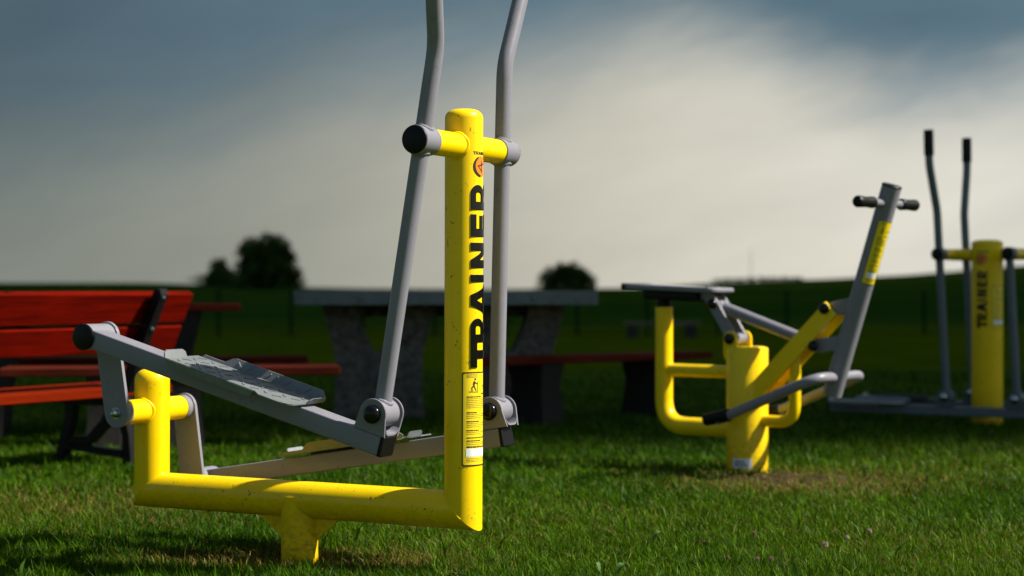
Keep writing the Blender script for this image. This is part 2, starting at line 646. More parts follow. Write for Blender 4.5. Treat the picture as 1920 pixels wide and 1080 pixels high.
def flat_poly_mesh(outer, hole):
    """fill outline (with a hole) and cut it fine enough to be wrapped on a tube"""
    bm = bmesh.new()

    def loop(pts):
        vs = [bm.verts.new((p[0], p[1], 0)) for p in pts]
        return [bm.edges.new((vs[i], vs[(i + 1) % len(vs)])) for i in range(len(vs))]
    es = loop(outer)
    if hole:
        es += loop(hole)
    bmesh.ops.triangle_fill(bm, use_beauty=True, use_dissolve=False, edges=es)
    return bm


def cut_fine(bm, step, axis):
    co = [v.co[axis] for v in bm.verts]
    lo, hi = min(co), max(co)
    k = int((hi - lo) / step)
    for i in range(1, k + 1):
        p = [0, 0, 0]
        p[axis] = lo + i * (hi - lo) / (k + 1)
        n = [0, 0, 0]
        n[axis] = 1
        bmesh.ops.bisect_plane(bm, geom=bm.verts[:] + bm.edges[:] + bm.faces[:], plane_co=p, plane_no=n)


def wrapped(mb, outer, hole, mapf, thick, step=0.008, axis=0, dome=0.0):
    """outline in metres (s, z); mapf(s, z, h) -> 3-D; adds a slab of given thickness"""
    bm = flat_poly_mesh(outer, hole)
    cut_fine(bm, step, axis)
    bmesh.ops.recalc_face_normals(bm, faces=bm.faces)
    bm.verts.index_update()
    flat = [(v.co.x, v.co.y) for v in bm.verts]
    faces = [[v.index for v in f.verts] for f in bm.faces]
    bedges = [(e.verts[0].index, e.verts[1].index) for e in bm.edges if len(e.link_faces) == 1]
    bm.free()
    n = len(flat)
    # a slightly smaller top face gives the moulded edge
    top = []
    bnd = set(i for e in bedges for i in e)
    if dome:
        nb = {i: Vector((0, 0)) for i in bnd}
        for a, c in bedges:
            d = Vector(flat[c]) - Vector(flat[a])
            nrm = Vector((-d.y, d.x)).normalized()
            mid = (Vector(flat[a]) + Vector(flat[c])) / 2
            # inward test by nearest face centre
            best = None
            for f in faces:
                if a in f and c in f:
                    best = Vector((sum(flat[i][0] for i in f) / len(f), sum(flat[i][1] for i in f) / len(f)))
                    break
            if best is not None and (best - mid).dot(nrm) < 0:
                nrm = -nrm
            nb[a] += nrm
            nb[c] += nrm
        for i in range(n):
            if i in bnd and nb[i].length > 1e-6:
                q = Vector(flat[i]) + nb[i].normalized() * dome
                top.append((q.x, q.y))
            else:
                top.append(flat[i])
    else:
        top = flat
    mid_v = [mapf(s, z, thick * 0.55) for s, z in flat]
    base_v = [mapf(s, z, 0.0) for s, z in flat]
    top_v = [mapf(s, z, thick) for s, z in top]
    verts = base_v + mid_v + top_v
    fs = [tuple(i + 2 * n for i in f) for f in faces]
    for a, c in bedges:
        fs.append((a, c, c + n, a + n))
        fs.append((a + n, c + n, c + 2 * n, a + 2 * n))
    mb.add(verts, fs)


def cyl_map(cx, cy, R, a_c):
    """wrap round a vertical tube; s runs along the girth from angle a_c (local, radians)"""
    def f(s, z, h):
        a = a_c + s / R
        return Vector((cx + (R + h) * math.cos(a), cy + (R + h) * math.sin(a), z))
    return f


WORD = [('T', 639.5, 689.5), ('R', 597, 642), ('A', 533, 593), ('I', 515, 529), ('N', 455, 502.5), ('E', 402, 444), ('R', 346.8, 393.5)]


def word_on(parent, mapf, z_of, cap, thick, dome, step=0.008):
    """TRAINER reading upwards: letter tops point to negative s"""
    for ch, y0, y1 in WORD:
        z0, z1 = z_of(y1), z_of(y0)          # letter starts low, ends high
        wid = (z1 - z0) / cap
        mb = MB()
        for outer, hole in glyph(ch, wid):
            tr = lambda q: (cap / 2 - q[1] * cap, z0 + q[0] * cap)
            wrapped(mb, [tr(q) for q in outer], [tr(q) for q in hole] if hole else None, mapf, thick, step, 0, dome)
        mb.build('letter', 'letter_gel', parent, 30)


def rect(s0, s1, z0, z1):
    return [(s0, z0), (s1, z0), (s1, z1), (s0, z1)]


def rrect(s0, s1, z0, z1, r):
    return arc(s1 - r, z0 + r, r, r, -90, 0, 4) + arc(s1 - r, z1 - r, r, r, 0, 90, 4) + arc(s0 + r, z1 - r, r, r, 90, 180, 4) + arc(s0 + r, z0 + r, r, r, 180, 270, 4)


def info_label(parent, mapf, w, z0, z1, border=0.0035, seed=3):
    """yellow notice with black frame, figure, lines of small print and a white field"""
    rd = random.Random(seed)
    h = z1 - z0
    lab = MB()
    wrapped(lab, rrect(-w / 2, w / 2, z0, z1, 0.006), None, mapf, 0.0006, 0.006)
    lo = lab.build('label', 'label_yellow', parent, 50)
    fr = MB()
    wrapped(fr, rrect(-w / 2, w / 2, z0, z1, 0.006), rrect(-w / 2 + border, w / 2 - border, z0 + border, z1 - border, 0.004), lambda s, z, t_: mapf(s, z, t_ + 0.0006), 0.0006, 0.006)
    fr.build('label_border', 'print_black', lo, 50)
    hi = lambda s, z, t_: mapf(s, z, t_ + 0.0007)
    x0, x1 = -w / 2 + 0.014, w / 2 - 0.012
    pr = MB()
    bold = MB()

    def line(mb, zc, th, a, bnd):
        x = a
        while x < bnd - 0.004:
            l = min(rd.uniform(0.004, 0.013), bnd - x)
            wrapped(mb, rect(x, x + l, zc - th / 2, zc + th / 2), None, hi, 0.0003, 0.008)
            x += l + 0.0016
    # address lines at the head
    for k in range(3):
        line(pr, z1 - h * (0.028 + 0.014 * k), 0.0016, x0, x0 + w * 0.30)
    # paragraphs: fractions of the height, heading then lines
    for head, n in ((0.265, 6), (0.432, 3), (0.527, 3), (0.622, 2), (0.70, 0), (0.732, 3)):
        zc = z1 - h * head
        line(bold, zc, 0.0030, x0, x0 + w * rd.uniform(0.28, 0.45) if n else x1)
        for k in range(n):
            line(pr, zc - h * 0.019 * (k + 1), 0.0018, x0, x1 if k < n - 1 or n == 6 else x0 + w * 0.4)
    line(bold, z1 - h * 0.80, 0.0030, x0, x1)
    for k in range(3):
        line(pr, z1 - h * (0.92 + 0.016 * k), 0.0014, x0, x1)
    line(bold, z1 - h * 0.155, 0.003, x0 + w * 0.48, x0 + w * 0.78)
    line(pr, z1 - h * 0.18, 0.002, x0 + w * 0.48, x0 + w * 0.66)
    line(bold, z1 - h * 0.235, 0.003, x0 + w * 0.42, x1)
    pr.build('small_print', 'print_grey', lo)['kind'] = 'stuff'
    bold.build('heading_print', 'print_black', lo)['kind'] = 'stuff'
    # little exercising figure on its machine
    fg = MB()
    fx, fz = x0 + w * 0.17, z1 - h * 0.15
    k = w * 1.05
    for p in ([(0.0, 0.115), (0.04, 0.09), (0.02, 0.02), (-0.03, 0.03)], [(0.01, 0.04), (0.03, -0.02), (0.07, -0.10), (0.045, -0.105), (0.0, -0.02)],
              [(0.0, 0.03), (-0.06, -0.03), (-0.055, -0.11), (-0.03, -0.11), (-0.035, -0.04), (0.02, 0.0)], [(0.02, 0.09), (0.10, 0.05), (0.10, 0.03), (0.02, 0.06)],
              [(0.10, 0.10), (0.115, 0.10), (0.10, -0.13), (0.085, -0.13)], [(-0.12, -0.115), (0.12, -0.125), (0.12, -0.14), (-0.12, -0.13)]):
        wrapped(fg, [(fx + a * k, fz + c * k) for a, c in p], None, hi, 0.0003, 0.008)
    wrapped(fg, arc(fx + 0.035 * k, fz + 0.145 * k, 0.024 * k, 0.024 * k, 0, 330, 10), None, hi, 0.0003, 0.02)
    fg.build('figure_print', 'print_black', lo)
    wf = MB()
    wrapped(wf, rect(x0 - 0.002, x1, z1 - h * 0.90, z1 - h * 0.815), None, hi, 0.0003, 0.006)
    wf.build('white_field', 'label_white', lo)
    return lo


def badge(parent, mapf, zc, r):
    d = MB()
    wrapped(d, arc(0, zc, r, r, 0, 345, 23), None, mapf, 0.0008, 0.006)
    bo = d.build('badge', 'badge_orange', parent, 50)
    hi = lambda s, z, t_: mapf(s, z, t_ + 0.0009)
    rim = MB()
    wrapped(rim, arc(0, zc, r * 1.04, r * 1.04, 118, 262, 14) + arc(r * 0.10, zc + r * 0.04, r * 0.90, r * 0.90, 258, 122, 14), None, hi, 0.0004, 0.006)
    rim.build('badge_rim', 'print_black', bo)
    fig = MB()
    for p in ([(-0.05, 0.55), (0.08, 0.55), (0.14, 0.1), (0.0, 0.05)], [(-0.55, -0.02), (-0.5, 0.10), (0.05, 0.22), (0.05, 0.08)], [(0.05, 0.22), (0.6, 0.40), (0.62, 0.28), (0.1, 0.08)],
              [(0.0, 0.12), (0.14, 0.12), (0.12, -0.62), (0.02, -0.60)], [(-0.5, 0.02), (-0.42, 0.06), (0.06, -0.40), (0.04, -0.55)]):
        wrapped(fig, [(a * r, zc + c * r) for a, c in p], None, hi, 0.0004, 0.006)
    fig.build('badge_figure', 'print_black', bo)
    # small word above the disc
    cap = r * 0.30
    x = -r * 1.05
    tx = MB()
    for ch in 'TRAINER':
        w = 0.45 if ch == 'I' else (1.15 if ch == 'N' else 1.0)
        for outer, hole in glyph(ch, w):
            g = lambda q: (x + q[0] * cap, zc + r * 1.12 + q[1] * cap)
            wrapped(tx, [g(q) for q in outer], [g(q) for q in hole] if hole else None, mapf, 0.0005, 0.006)
        x += (w + 0.12) * cap
    tx.build('badge_word', 'print_black', bo)
    return bo


# ------------------------------------------------------------------ ground
def ground_z(x, y):
    d = math.hypot(x, y)
    if d < 25:
        return 0.0
    u = math.atan2(x, y)
    el = float(np.interp(u, [-1.2, -0.29, -0.20, -0.14, -0.08, 0.0, 0.07, 0.12, 0.18, 0.23, 0.29, 0.4, 1.2],
                         [0.004, 0.0036, 0.0034, 0.0016, 0.0006, 0.0002, 0.0008, 0.0040, 0.0056, 0.0080, 0.0128, 0.017, 0.012]))
    crest = 340.0
    zc = EYE + crest * el
    if d <= crest:
        s = (d - 25) / (crest - 25)
        s = s * s * (3 - 2 * s)
        return zc * s
    return zc - (d - crest) * 0.012


def build_ground():
    mb = MB()
    ds = [0, 2, 4, 5.5, 7, 9, 12, 16, 21, 28, 36, 46, 60, 78, 100, 130, 165, 205, 250, 300, 340, 380, 450, 600, 900, 1500]
    na = 160
    verts = [(0, 0, 0)]
    for d in ds[1:]:
        for i in range(na):
            a = 2 * PI * i / na
            # finer azimuth steps in front
            a = a - 0.82 * math.sin(a)
            x, y = d * math.sin(a), d * math.cos(a)
            z = ground_z(x, y)
            if 25 < d < 360:
                z += 0.10 * noise.noise(Vector((x * 0.04, y * 0.04, 0))) * min(1, (d - 25) / 30)
            verts.append((x, y, z))
    faces = []
    for i in range(na):
        faces.append((0, 1 + i, 1 + (i + 1) % na))
    for k in range(len(ds) - 2):
        for i in range(na):
            j = (i + 1) % na
            faces.append((1 + k * na + i, 1 + (k + 1) * na + i, 1 + (k + 1) * na + j, 1 + k * na + j))
    mb.add(verts, faces)
    o = mb.build('ground', 'lawn', None, 180)
    o['kind'] = 'structure'
    return o


build_ground()


# heavy cloud above the fields to the right: it keeps the background out of the sun
def build_cloud():
    H = 125.0
    off = to_sun * (H / to_sun.z)
    gx, gy = 64, 44
    xs = np.linspace(-190, 330, gx)
    vt = []
    f = []
    top, bot = {}, {}
    for i, x in enumerate(xs):
        # the near edge runs along the sun's own azimuth
        y0 = 9.15 + sun_h.y / sun_h.x * x
        y0 += 6.0 * noise.noise(Vector((x * 0.02, 3.1, 0))) * min(1, max(0, (abs(x - 30) - 80) / 40))
        y1 = 400 + 40 * noise.noise(Vector((x * 0.015, 9.1, 0)))
        for j in range(gy):
            s = (j / (gy - 1)) ** 1.6
            y = y0 + (y1 - y0) * s
            e = min(1, (y - y0) / 40, (y1 - y) / 40, (x - xs[0]) / 40, (xs[-1] - x) / 40)
            e = math.sqrt(max(0, e))
            n = noise.fractal(Vector((x * 0.02, y * 0.02, 1.7)), 1.0, 2.0, 4)
            n2 = noise.fractal(Vector((x * 0.03, y * 0.03, 7.7)), 1.0, 2.0, 4)
            px, py, pz = x + off.x, y + off.y, H
            top[i, j] = len(vt)
            vt.append((px, py, pz + e * (26 + 16 * n)))
            bot[i, j] = len(vt)
            vt.append((px, py, pz - e * (5 + 5 * n2) - 0.05))
    for i in range(gx - 1):
        for j in range(gy - 1):
            f.append((top[i, j], top[i + 1, j], top[i + 1, j + 1], top[i, j + 1]))
            f.append((bot[i, j], bot[i, j + 1], bot[i + 1, j + 1], bot[i + 1, j]))
    for i in range(gx - 1):
        for j in (0, gy - 1):
            f.append((top[i, j], bot[i, j], bot[i + 1, j], top[i + 1, j]))
    for j in range(gy - 1):
        for i in (0, gx - 1):
            f.append((top[i, j], top[i, j + 1], bot[i, j + 1], bot[i, j]))
    o = MB().add(vt, f).build('cloud', 'cloud', None, 180)
    o['kind'] = 'structure'


build_cloud()


# ------------------------------------------------------------------ far trees, hedge, mast
def leaf_tree(name, label, loc, height, blobs, n_leaf, size, seed, trunk_h, group='trees on the far field'):
    r = np.random.default_rng(seed)
    root = thing(name, label, 'tree', loc, 0, group)
    tr = MB()
    tr.tube([(0, 0, -0.3), (0.05, 0, trunk_h * 0.5), (0.0, 0.1, trunk_h), (0.1, 0.1, height * 0.7)], [height * 0.035, height * 0.028, height * 0.022, height * 0.006], 10)
    for k in range(6):
        bx = blobs[k % len(blobs)]
        tr.tube([(0, 0.05, trunk_h * (0.75 + 0.06 * k)), (bx[0] * 0.5, bx[1] * 0.5, (trunk_h + bx[2]) * 0.52), (bx[0] * 0.9, bx[1] * 0.9, bx[2])], [height * 0.016, height * 0.011, height * 0.004], 7)
    tr.build('trunk', 'bark', root)
    vs, cols = [], []
    wts = np.array([bl[3] * bl[4] for bl in blobs])
    wts = wts / wts.sum()
    pick = r.choice(len(blobs), n_leaf, p=wts)
    nclump = max(30, n_leaf // 40)
    # leaves gathered in clumps near the surface of each lobe
    cl_b = r.choice(len(blobs), nclump, p=wts)
    cd = r.normal(size=(nclump, 3))
    cd /= np.linalg.norm(cd, axis=1)[:, None]
    rad = r.uniform(0.15, 1.0, nclump) ** 0.7
    bl = np.array(blobs)
    cpos = bl[cl_b, :3] + cd * rad[:, None] * np.stack([bl[cl_b, 3], bl[cl_b, 3], bl[cl_b, 4]], 1)
    ci = r.integers(0, nclump, n_leaf)
    p = cpos[ci] + r.normal(size=(n_leaf, 3)) * (height * 0.045)
    p[:, 2] = np.maximum(p[:, 2], 0.15)
    tint = (0.55 + 1.3 * r.random(nclump) ** 2)[ci] * (0.8 + 0.4 * r.random(n_leaf))
    a = r.normal(size=(n_leaf, 3))
    a /= np.linalg.norm(a, axis=1)[:, None]
    c = r.normal(size=(n_leaf, 3))
    bb = np.cross(a, c)
    bb /= np.linalg.norm(bb, axis=1)[:, None]
    s = size * (0.6 + 0.8 * r.random(n_leaf))[:, None]
    q = np.stack([p - a * s, p + bb * s * 0.6, p + a * s, p - bb * s * 0.6], 1).reshape(-1, 3)
    me = bpy.data.meshes.new('crown')
    me.vertices.add(4 * n_leaf)
    me.vertices.foreach_set('co', q.astype(np.float32).ravel())
    me.loops.add(4 * n_leaf)
    me.loops.foreach_set('vertex_index', np.arange(4 * n_leaf, dtype=np.int32))
    me.polygons.add(n_leaf)
    me.polygons.foreach_set('loop_start', np.arange(0, 4 * n_leaf, 4, dtype=np.int32))
    at = me.color_attributes.new('tint', 'FLOAT_COLOR', 'POINT')
    col = np.ones((4 * n_leaf, 4), np.float32)
    col[:, :3] = np.repeat(tint, 4)[:, None] * np.array([0.034, 0.072, 0.012])
    at.data.foreach_set('color', col.ravel())
    me.materials.append(MATS['tree_leaf'])
    me.update()
    me.validate()
    o = bpy.data.objects.new('crown', me)
    C.objects.link(o)
    o.parent = root
    return root


def at_px(px, d, z=0.0):
    return Vector(((px - 960) / 3300 * d, d, z))


D = 210.0
k = D / 3300


def tree_at(px, d, label, w, h, blobs, n, seed, trunk=0.25):
    p = at_px(px, d)
    p.z = ground_z(p.x, p.y)
    leaf_tree('broadleaf_tree', label, p, h, [(a * w, 0.4 * c * w, z * h, rx * w, rz * h) for a, c, z, rx, rz in blobs], n, h * 0.030, seed, h * trunk)


tree_at(500, D, 'tall round dark tree at the right of the far clump behind the benches', 124 * k, 6.9,
        [(0, 0, 0.72, 0.33, 0.26), (-0.12, 0.2, 0.52, 0.36, 0.24), (0.2, -0.1, 0.45, 0.32, 0.24), (0.05, 0, 0.25, 0.42, 0.22), (0.30, 0.1, 0.24, 0.22, 0.16), (-0.3, 0, 0.15, 0.3, 0.16), (-0.2, 0, 0.62, 0.24, 0.22), (0.18, 0, 0.64, 0.24, 0.22), (-0.25, 0.1, 0.32, 0.26, 0.2), (0.36, 0, 0.13, 0.24, 0.14), (0, 0, 0.1, 0.5, 0.12), (-0.5, 0, 0.12, 0.26, 0.14)], 17000, 5, 0.15)
tree_at(410, D + 6, 'smaller pointed dark tree left of the tall round tree', 60 * k, 3.7,
        [(0, 0, 0.70, 0.30, 0.26), (0.05, 0.1, 0.45, 0.44, 0.3), (-0.2, 0, 0.25, 0.4, 0.22), (0.3, 0, 0.25, 0.4, 0.22), (0, 0, 0.3, 0.5, 0.3), (0, 0, 0.1, 0.75, 0.16)], 12000, 6, 0.15)
tree_at(375, D - 4, 'low dark bush at the left foot of the far tree clump', 46 * k, 1.9,
        [(0, 0, 0.5, 0.5, 0.4), (0.4, 0, 0.4, 0.4, 0.35), (1.2, 0, 0.45, 0.7, 0.4)], 3500, 8, 0.15)
tree_at(1062, D + 12, 'dome shaped dark tree rising behind the right end of the concrete table', 108 * k, 3.9,
        [(0, 0, 0.62, 0.30, 0.32), (-0.2, 0.1, 0.42, 0.28, 0.28), (0.22, 0, 0.42, 0.30, 0.30), (0, 0, 0.25, 0.46, 0.25), (-0.1, 0, 0.55, 0.34, 0.3), (0.1, 0, 0.55, 0.34, 0.3), (-0.36, 0, 0.22, 0.22, 0.2), (0.36, 0, 0.22, 0.22, 0.2), (0, 0, 0.12, 0.56, 0.14), (-0.26, 0, 0.4, 0.24, 0.24), (0.26, 0, 0.4, 0.24, 0.24)], 20000, 9, 0.12)
hx = [(1345, 3), (1362, 4), (1382, 3.4), (1404, 4.4), (1426, 5), (1447, 4.2), (1468, 3.2), (1490, 2.6)]
names_h = ['first', 'second', 'third', 'fourth', 'fifth', 'sixth', 'seventh', 'eighth']
for i, (px, hp) in enumerate(hx):
    d = 332.0
    p = at_px(px, d)
    p.z = ground_z(p.x, p.y)
    h = (hp + 5) * d / 3300
    leaf_tree('hilltop_bush', 'tiny dark bush on the right skyline, %s from the left along the crest' % names_h[i], p, h,
              [(0, 0, 0.5 * h, 1.3, 0.45 * h), (0.8, 0, 0.4 * h, 0.9, 0.35 * h)], 260, 0.18, 20 + i, h * 0.2, 'bushes along the far crest')

# slender mast on the horizon
p = at_px(1408, 335)
p.z = ground_z(p.x, p.y)
mast = thing('lattice_mast', 'slender pale mast standing on the right skyline', 'mast', p)
mb = MB()
for a in range(3):
    an = a * 2 * PI / 3
    mb.tube([(0.16 * math.cos(an), 0.16 * math.sin(an), -0.2), (0.05 * math.cos(an), 0.05 * math.sin(an), 6.2)], 0.022, 6)
for z in np.arange(0.3, 6.0, 0.35):
    rr = 0.16 - 0.11 * z / 6.2
    mb.tube([(rr * math.cos(a), rr * math.sin(a), z) for a in (0, 2 * PI / 3, 4 * PI / 3)], 0.012, 5, closed=True)
mb.build('lattice', 'mast_grey', mast)

# green fence posts at the end of the lawn
fence = thing('wire_fence', 'thin dark green wire fence crossing behind the table', 'fence', (0, 0, 0))
fp = []
for i in range(15):
    x = -7.6 + i * 1.25
    y = 31 + 0.08 * x
    fp.append((x, y))
    mb = MB()
    mb.tube([(x, y, -0.1), (x, y, 0.80)], 0.026, 8)
    mb.lathe((x, y, 0.80), (0, 0, 1), [(0, 0.028), (0.012, 0.026), (0.02, 0.008)], 8)
    mb.build('post', 'green_post', fence)
for z in (0.06, 0.24, 0.42, 0.60, 0.76):
    MB().tube([(x, y - 0.03, z - 0.01 * (i % 2)) for i, (x, y) in enumerate(fp)], 0.004, 5).build('wire', 'green_post', fence)


# ------------------------------------------------------------------ machine one: cross trainer in front
R_T = 0.0555          # main tube radius
TH1 = math.radians(-27)
LB = 1.13
M1 = thing('cross_trainer', 'large yellow cross trainer with long grey handles, in focus in the foreground', 'cross trainer', (-0.142, 5.1, 0), TH1, 'outdoor fitness machines')
M1.rotation_euler = (0, math.radians(0.15), TH1)
ZB = 0.1955
Z_TOP = 1.331
inv2 = 1 / math.sqrt(2)


def dome(mb, o, R, ax=(0, 0, 1), h=0.026, lip=0.0):
    prof = [(lip, R)]
    for i in range(1, 9):
        a = i / 8 * PI / 2
        prof.append((lip + h * math.sin(a), R * (0.42 + 0.58 * math.cos(a))))
    prof.append((lip + h * 1.05, 0.0))
    mb.lathe(o, ax, prof, 40)


mb = MB()
mb.tube([(0, 0, ZB), (0, 0, Z_TOP)], R_T, 48, True, n0=(-inv2, 0, -inv2))
dome(mb, (0, 0, Z_TOP), R_T)
post1 = mb.build('main_post', 'yellow_paint', M1)
mb = MB()
mb.tube([(-LB, 0, ZB), (0, 0, ZB)], R_T, 48, True, n0=(-inv2, 0, inv2), n1=(inv2, 0, inv2))
mb.build('base_beam', 'yellow_paint', M1)
mb = MB()
mb.tube([(-LB, 0, ZB), (-LB, 0, 0.542)], R_T, 48, True, n0=(inv2, 0, -inv2))
dome(mb, (-LB, 0, 0.542), R_T, h=0.036)
rear1 = mb.build('rear_post', 'yellow_paint', M1)
mb = MB()
mb.tube([(-LB / 2, 0, -0.05), (-LB / 2, 0, ZB + 0.012)], R_T * 1.035, 48)
mb.build('ground_post', 'yellow_paint', M1)
for sgn in (-1, 1):
    mb = MB()
    x0 = -LB / 2 + sgn * R_T * 0.9
    pl = [(x0, ZB - R_T * 0.9), (x0 + sgn * 0.092, ZB - R_T * 0.9), (x0 + sgn * 0.088, ZB - R_T * 1.06), (x0, ZB - R_T - 0.075)]
    mb.prism(pl, -0.006, 0.006, lambda a, c, d: Vector((a, d, c)), 0.0015)
    mb.build('gusset', 'yellow_paint', M1)
# mitre weld beads
for xx, sg in ((0, 1), (-LB, -1)):
    pts = []
    for i in range(40):
        a = math.radians(-20 + 220 * i / 39)
        y, w = (R_T + 0.0003) * math.cos(a), (R_T + 0.0003) * math.sin(a)
        pts.append((xx - sg * w, y, ZB + w))
    MB().tube(pts, [0.0016 * (0.6 + 0.8 * random.random()) for _ in pts], 8).build('weld_bead', 'yellow_paint', M1)
# upper axle
ZA, RA = 1.249, 0.0365
mb = MB()
mb.tube([(0, -0.215, ZA), (0, 0.215, ZA)], RA, 36)
ax1 = mb.build('handle_axle', 'yellow_paint_clean', M1)
for s in (-1, 1):
    saddle_weld((0, 0, ZA), (0, 0, 1), (0, s, 0), R_T, RA, 0.006).build('weld_bead', 'yellow_paint_clean', M1)
# lower axle
ZL, RL = 0.448, 0.0385
mb = MB()
mb.tube([(-LB, -0.138, ZL), (-LB, 0.138, ZL)], RL, 36)
mb.build('crank_axle', 'yellow_paint_clean', M1)
for s in (-1, 1):
    saddle_weld((-LB, 0, ZL), (0, 0, 1), (0, s, 0), R_T, RL, 0.0055).build('weld_bead', 'yellow_paint_clean', M1)


def stadium(p0, p1, r, n=12):
    """outline of a link plate with round ends between two 2-D points"""
    d = (Vector(p1) - Vector(p0)).normalized()
    a = math.degrees(math.atan2(d.y, d.x))
    return arc(p1[0], p1[1], r, r, a - 90, a + 90, n) + arc(p0[0], p0[1], r, r, a + 90, a + 270, n)


YZ = 0.243
XZ = lambda a, c, d: Vector((a, d, c))


def pedal_shape(parent, P, side):
    """galvanised foot plate; P(u, v, w): u forward along the arm, v outwards, w up from the arm top"""
    T = 0.004

    def plate(mb, poly, f):
        top = [f(a, c, T / 2) for a, c in poly]
        bot = [f(a, c, -T / 2) for a, c in poly]
        mb.loft([bot, top])
    mb = MB()
    L0, L1 = -0.235, 0.235
    # floor of the plate, standing out at the front where no edge is turned
    plate(mb, [(L0, -0.075), (L1 - 0.03, -0.075), (L1, -0.05), (L1, 0.085), (L1 - 0.02, 0.112), (L1 - 0.105, 0.112), (L1 - 0.135, 0.088), (L0 + 0.01, 0.088), (L0, 0.07)], lambda a, c, t_: P(a, c, 0.010 + t_))
    ped = mb.build('pedal', 'galvanised', parent, 30)
    # outer edge turned down
    mb = MB()
    plate(mb, [(L0 + 0.012, 0), (L1 - 0.138, 0), (L1 - 0.150, 0.022), (L0 + 0.02, 0.022), (L0 + 0.010, 0.012)], lambda a, h, t_: P(a, 0.088 + t_ - h * 0.25, 0.010 - h))
    mb.build('outer_flange', 'galvanised', ped, 30)
    # inner edge turned up, higher over the front half
    mb = MB()
    plate(mb, [(L0 + 0.01, 0), (L1 - 0.01, 0), (L1 - 0.002, 0.010), (L1 - 0.022, 0.028), (-0.105, 0.030), (-0.118, 0.026), (-0.140, 0.010), (L0 + 0.02, 0.010)], lambda a, h, t_: P(a, -0.077 + t_ - h * 0.45, 0.010 + h))
    mb.build('inner_flange', 'galvanised', ped, 30)
    mb = MB()
    plate(mb, [(-0.020, 0), (0.085, 0), (0.082, 0.014), (0.070, 0.021), (-0.006, 0.021), (-0.017, 0.015)], lambda v, h, t_: P(L0 + t_ - h * 0.55, v, 0.010 + h))
    mb.build('heel_tab', 'galvanised', ped, 30)
    mb = MB()
    plate(mb, [(-0.070, 0), (0.020, 0), (0.016, 0.012), (0.006, 0.018), (-0.055, 0.018), (-0.066, 0.012)], lambda v, h, t_: P(L1 + t_ + h * 0.6, v, 0.010 + h))
    mb.build('toe_tab', 'galvanised', ped, 30)
    # raised tread bars on floor and inner edge
    mb = MB()
    i = 0
    for iu in range(11):
        for iv in range(4):
            uu = L0 + 0.035 + iu * 0.040
            vv = -0.052 + iv * 0.038
            if uu > L1 - 0.05 and vv > 0.04:
                continue
            a = (0.8 if (iu + iv) % 2 else -0.8)
            du, dv = 0.013 * math.cos(a), 0.013 * math.sin(a)
            e = 0.0028
            q = [(uu - du - e * math.sin(a), vv - dv + e * math.cos(a)), (uu + du - e * math.sin(a), vv + dv + e * math.cos(a)),
                 (uu + du + e * math.sin(a), vv + dv - e * math.cos(a)), (uu - du + e * math.sin(a), vv - dv - e * math.cos(a))]
            plate(mb, q, lambda a_, c_, t_: P(a_, c_, 0.0130 + t_ * 0.6))
    for iu in range(9):
        for ih in range(1):
            uu = -0.085 + iu * 0.036
            hh = 0.016
            a = 0.8 if (iu + ih) % 2 else -0.8
            du, dh = 0.011 * math.cos(a), 0.009 * math.sin(a)
            e = 0.0024
            q = [(uu - du - e * math.sin(a), hh - dh + e * math.cos(a)), (uu + du - e * math.sin(a), hh + dh + e * math.cos(a)),
                 (uu + du + e * math.sin(a), hh + dh - e * math.cos(a)), (uu - du + e * math.sin(a), hh - dh - e * math.cos(a))]
            plate(mb, q, lambda a_, h_, t_: P(a_, -0.0740 - h_ * 0.45 + t_ * 0.6, 0.010 + h_))
    tb = mb.build('tread_bars', 'galvanised', ped, 30)
    tb['kind'] = 'stuff'
    # bolts below
    for uu in (-0.10, 0.10):
        o = P(uu, 0.052, 0.008)
        dn = (P(uu, 0.052, 0.0) - P(uu, 0.052, 1.0)).normalized()
        MB().lathe(o, dn, [(0, 0.008), (0.007, 0.008), (0.007, 0.005), (0.014, 0.005)], 6).build('pedal_bolt', 'galvanised', ped)
    return ped


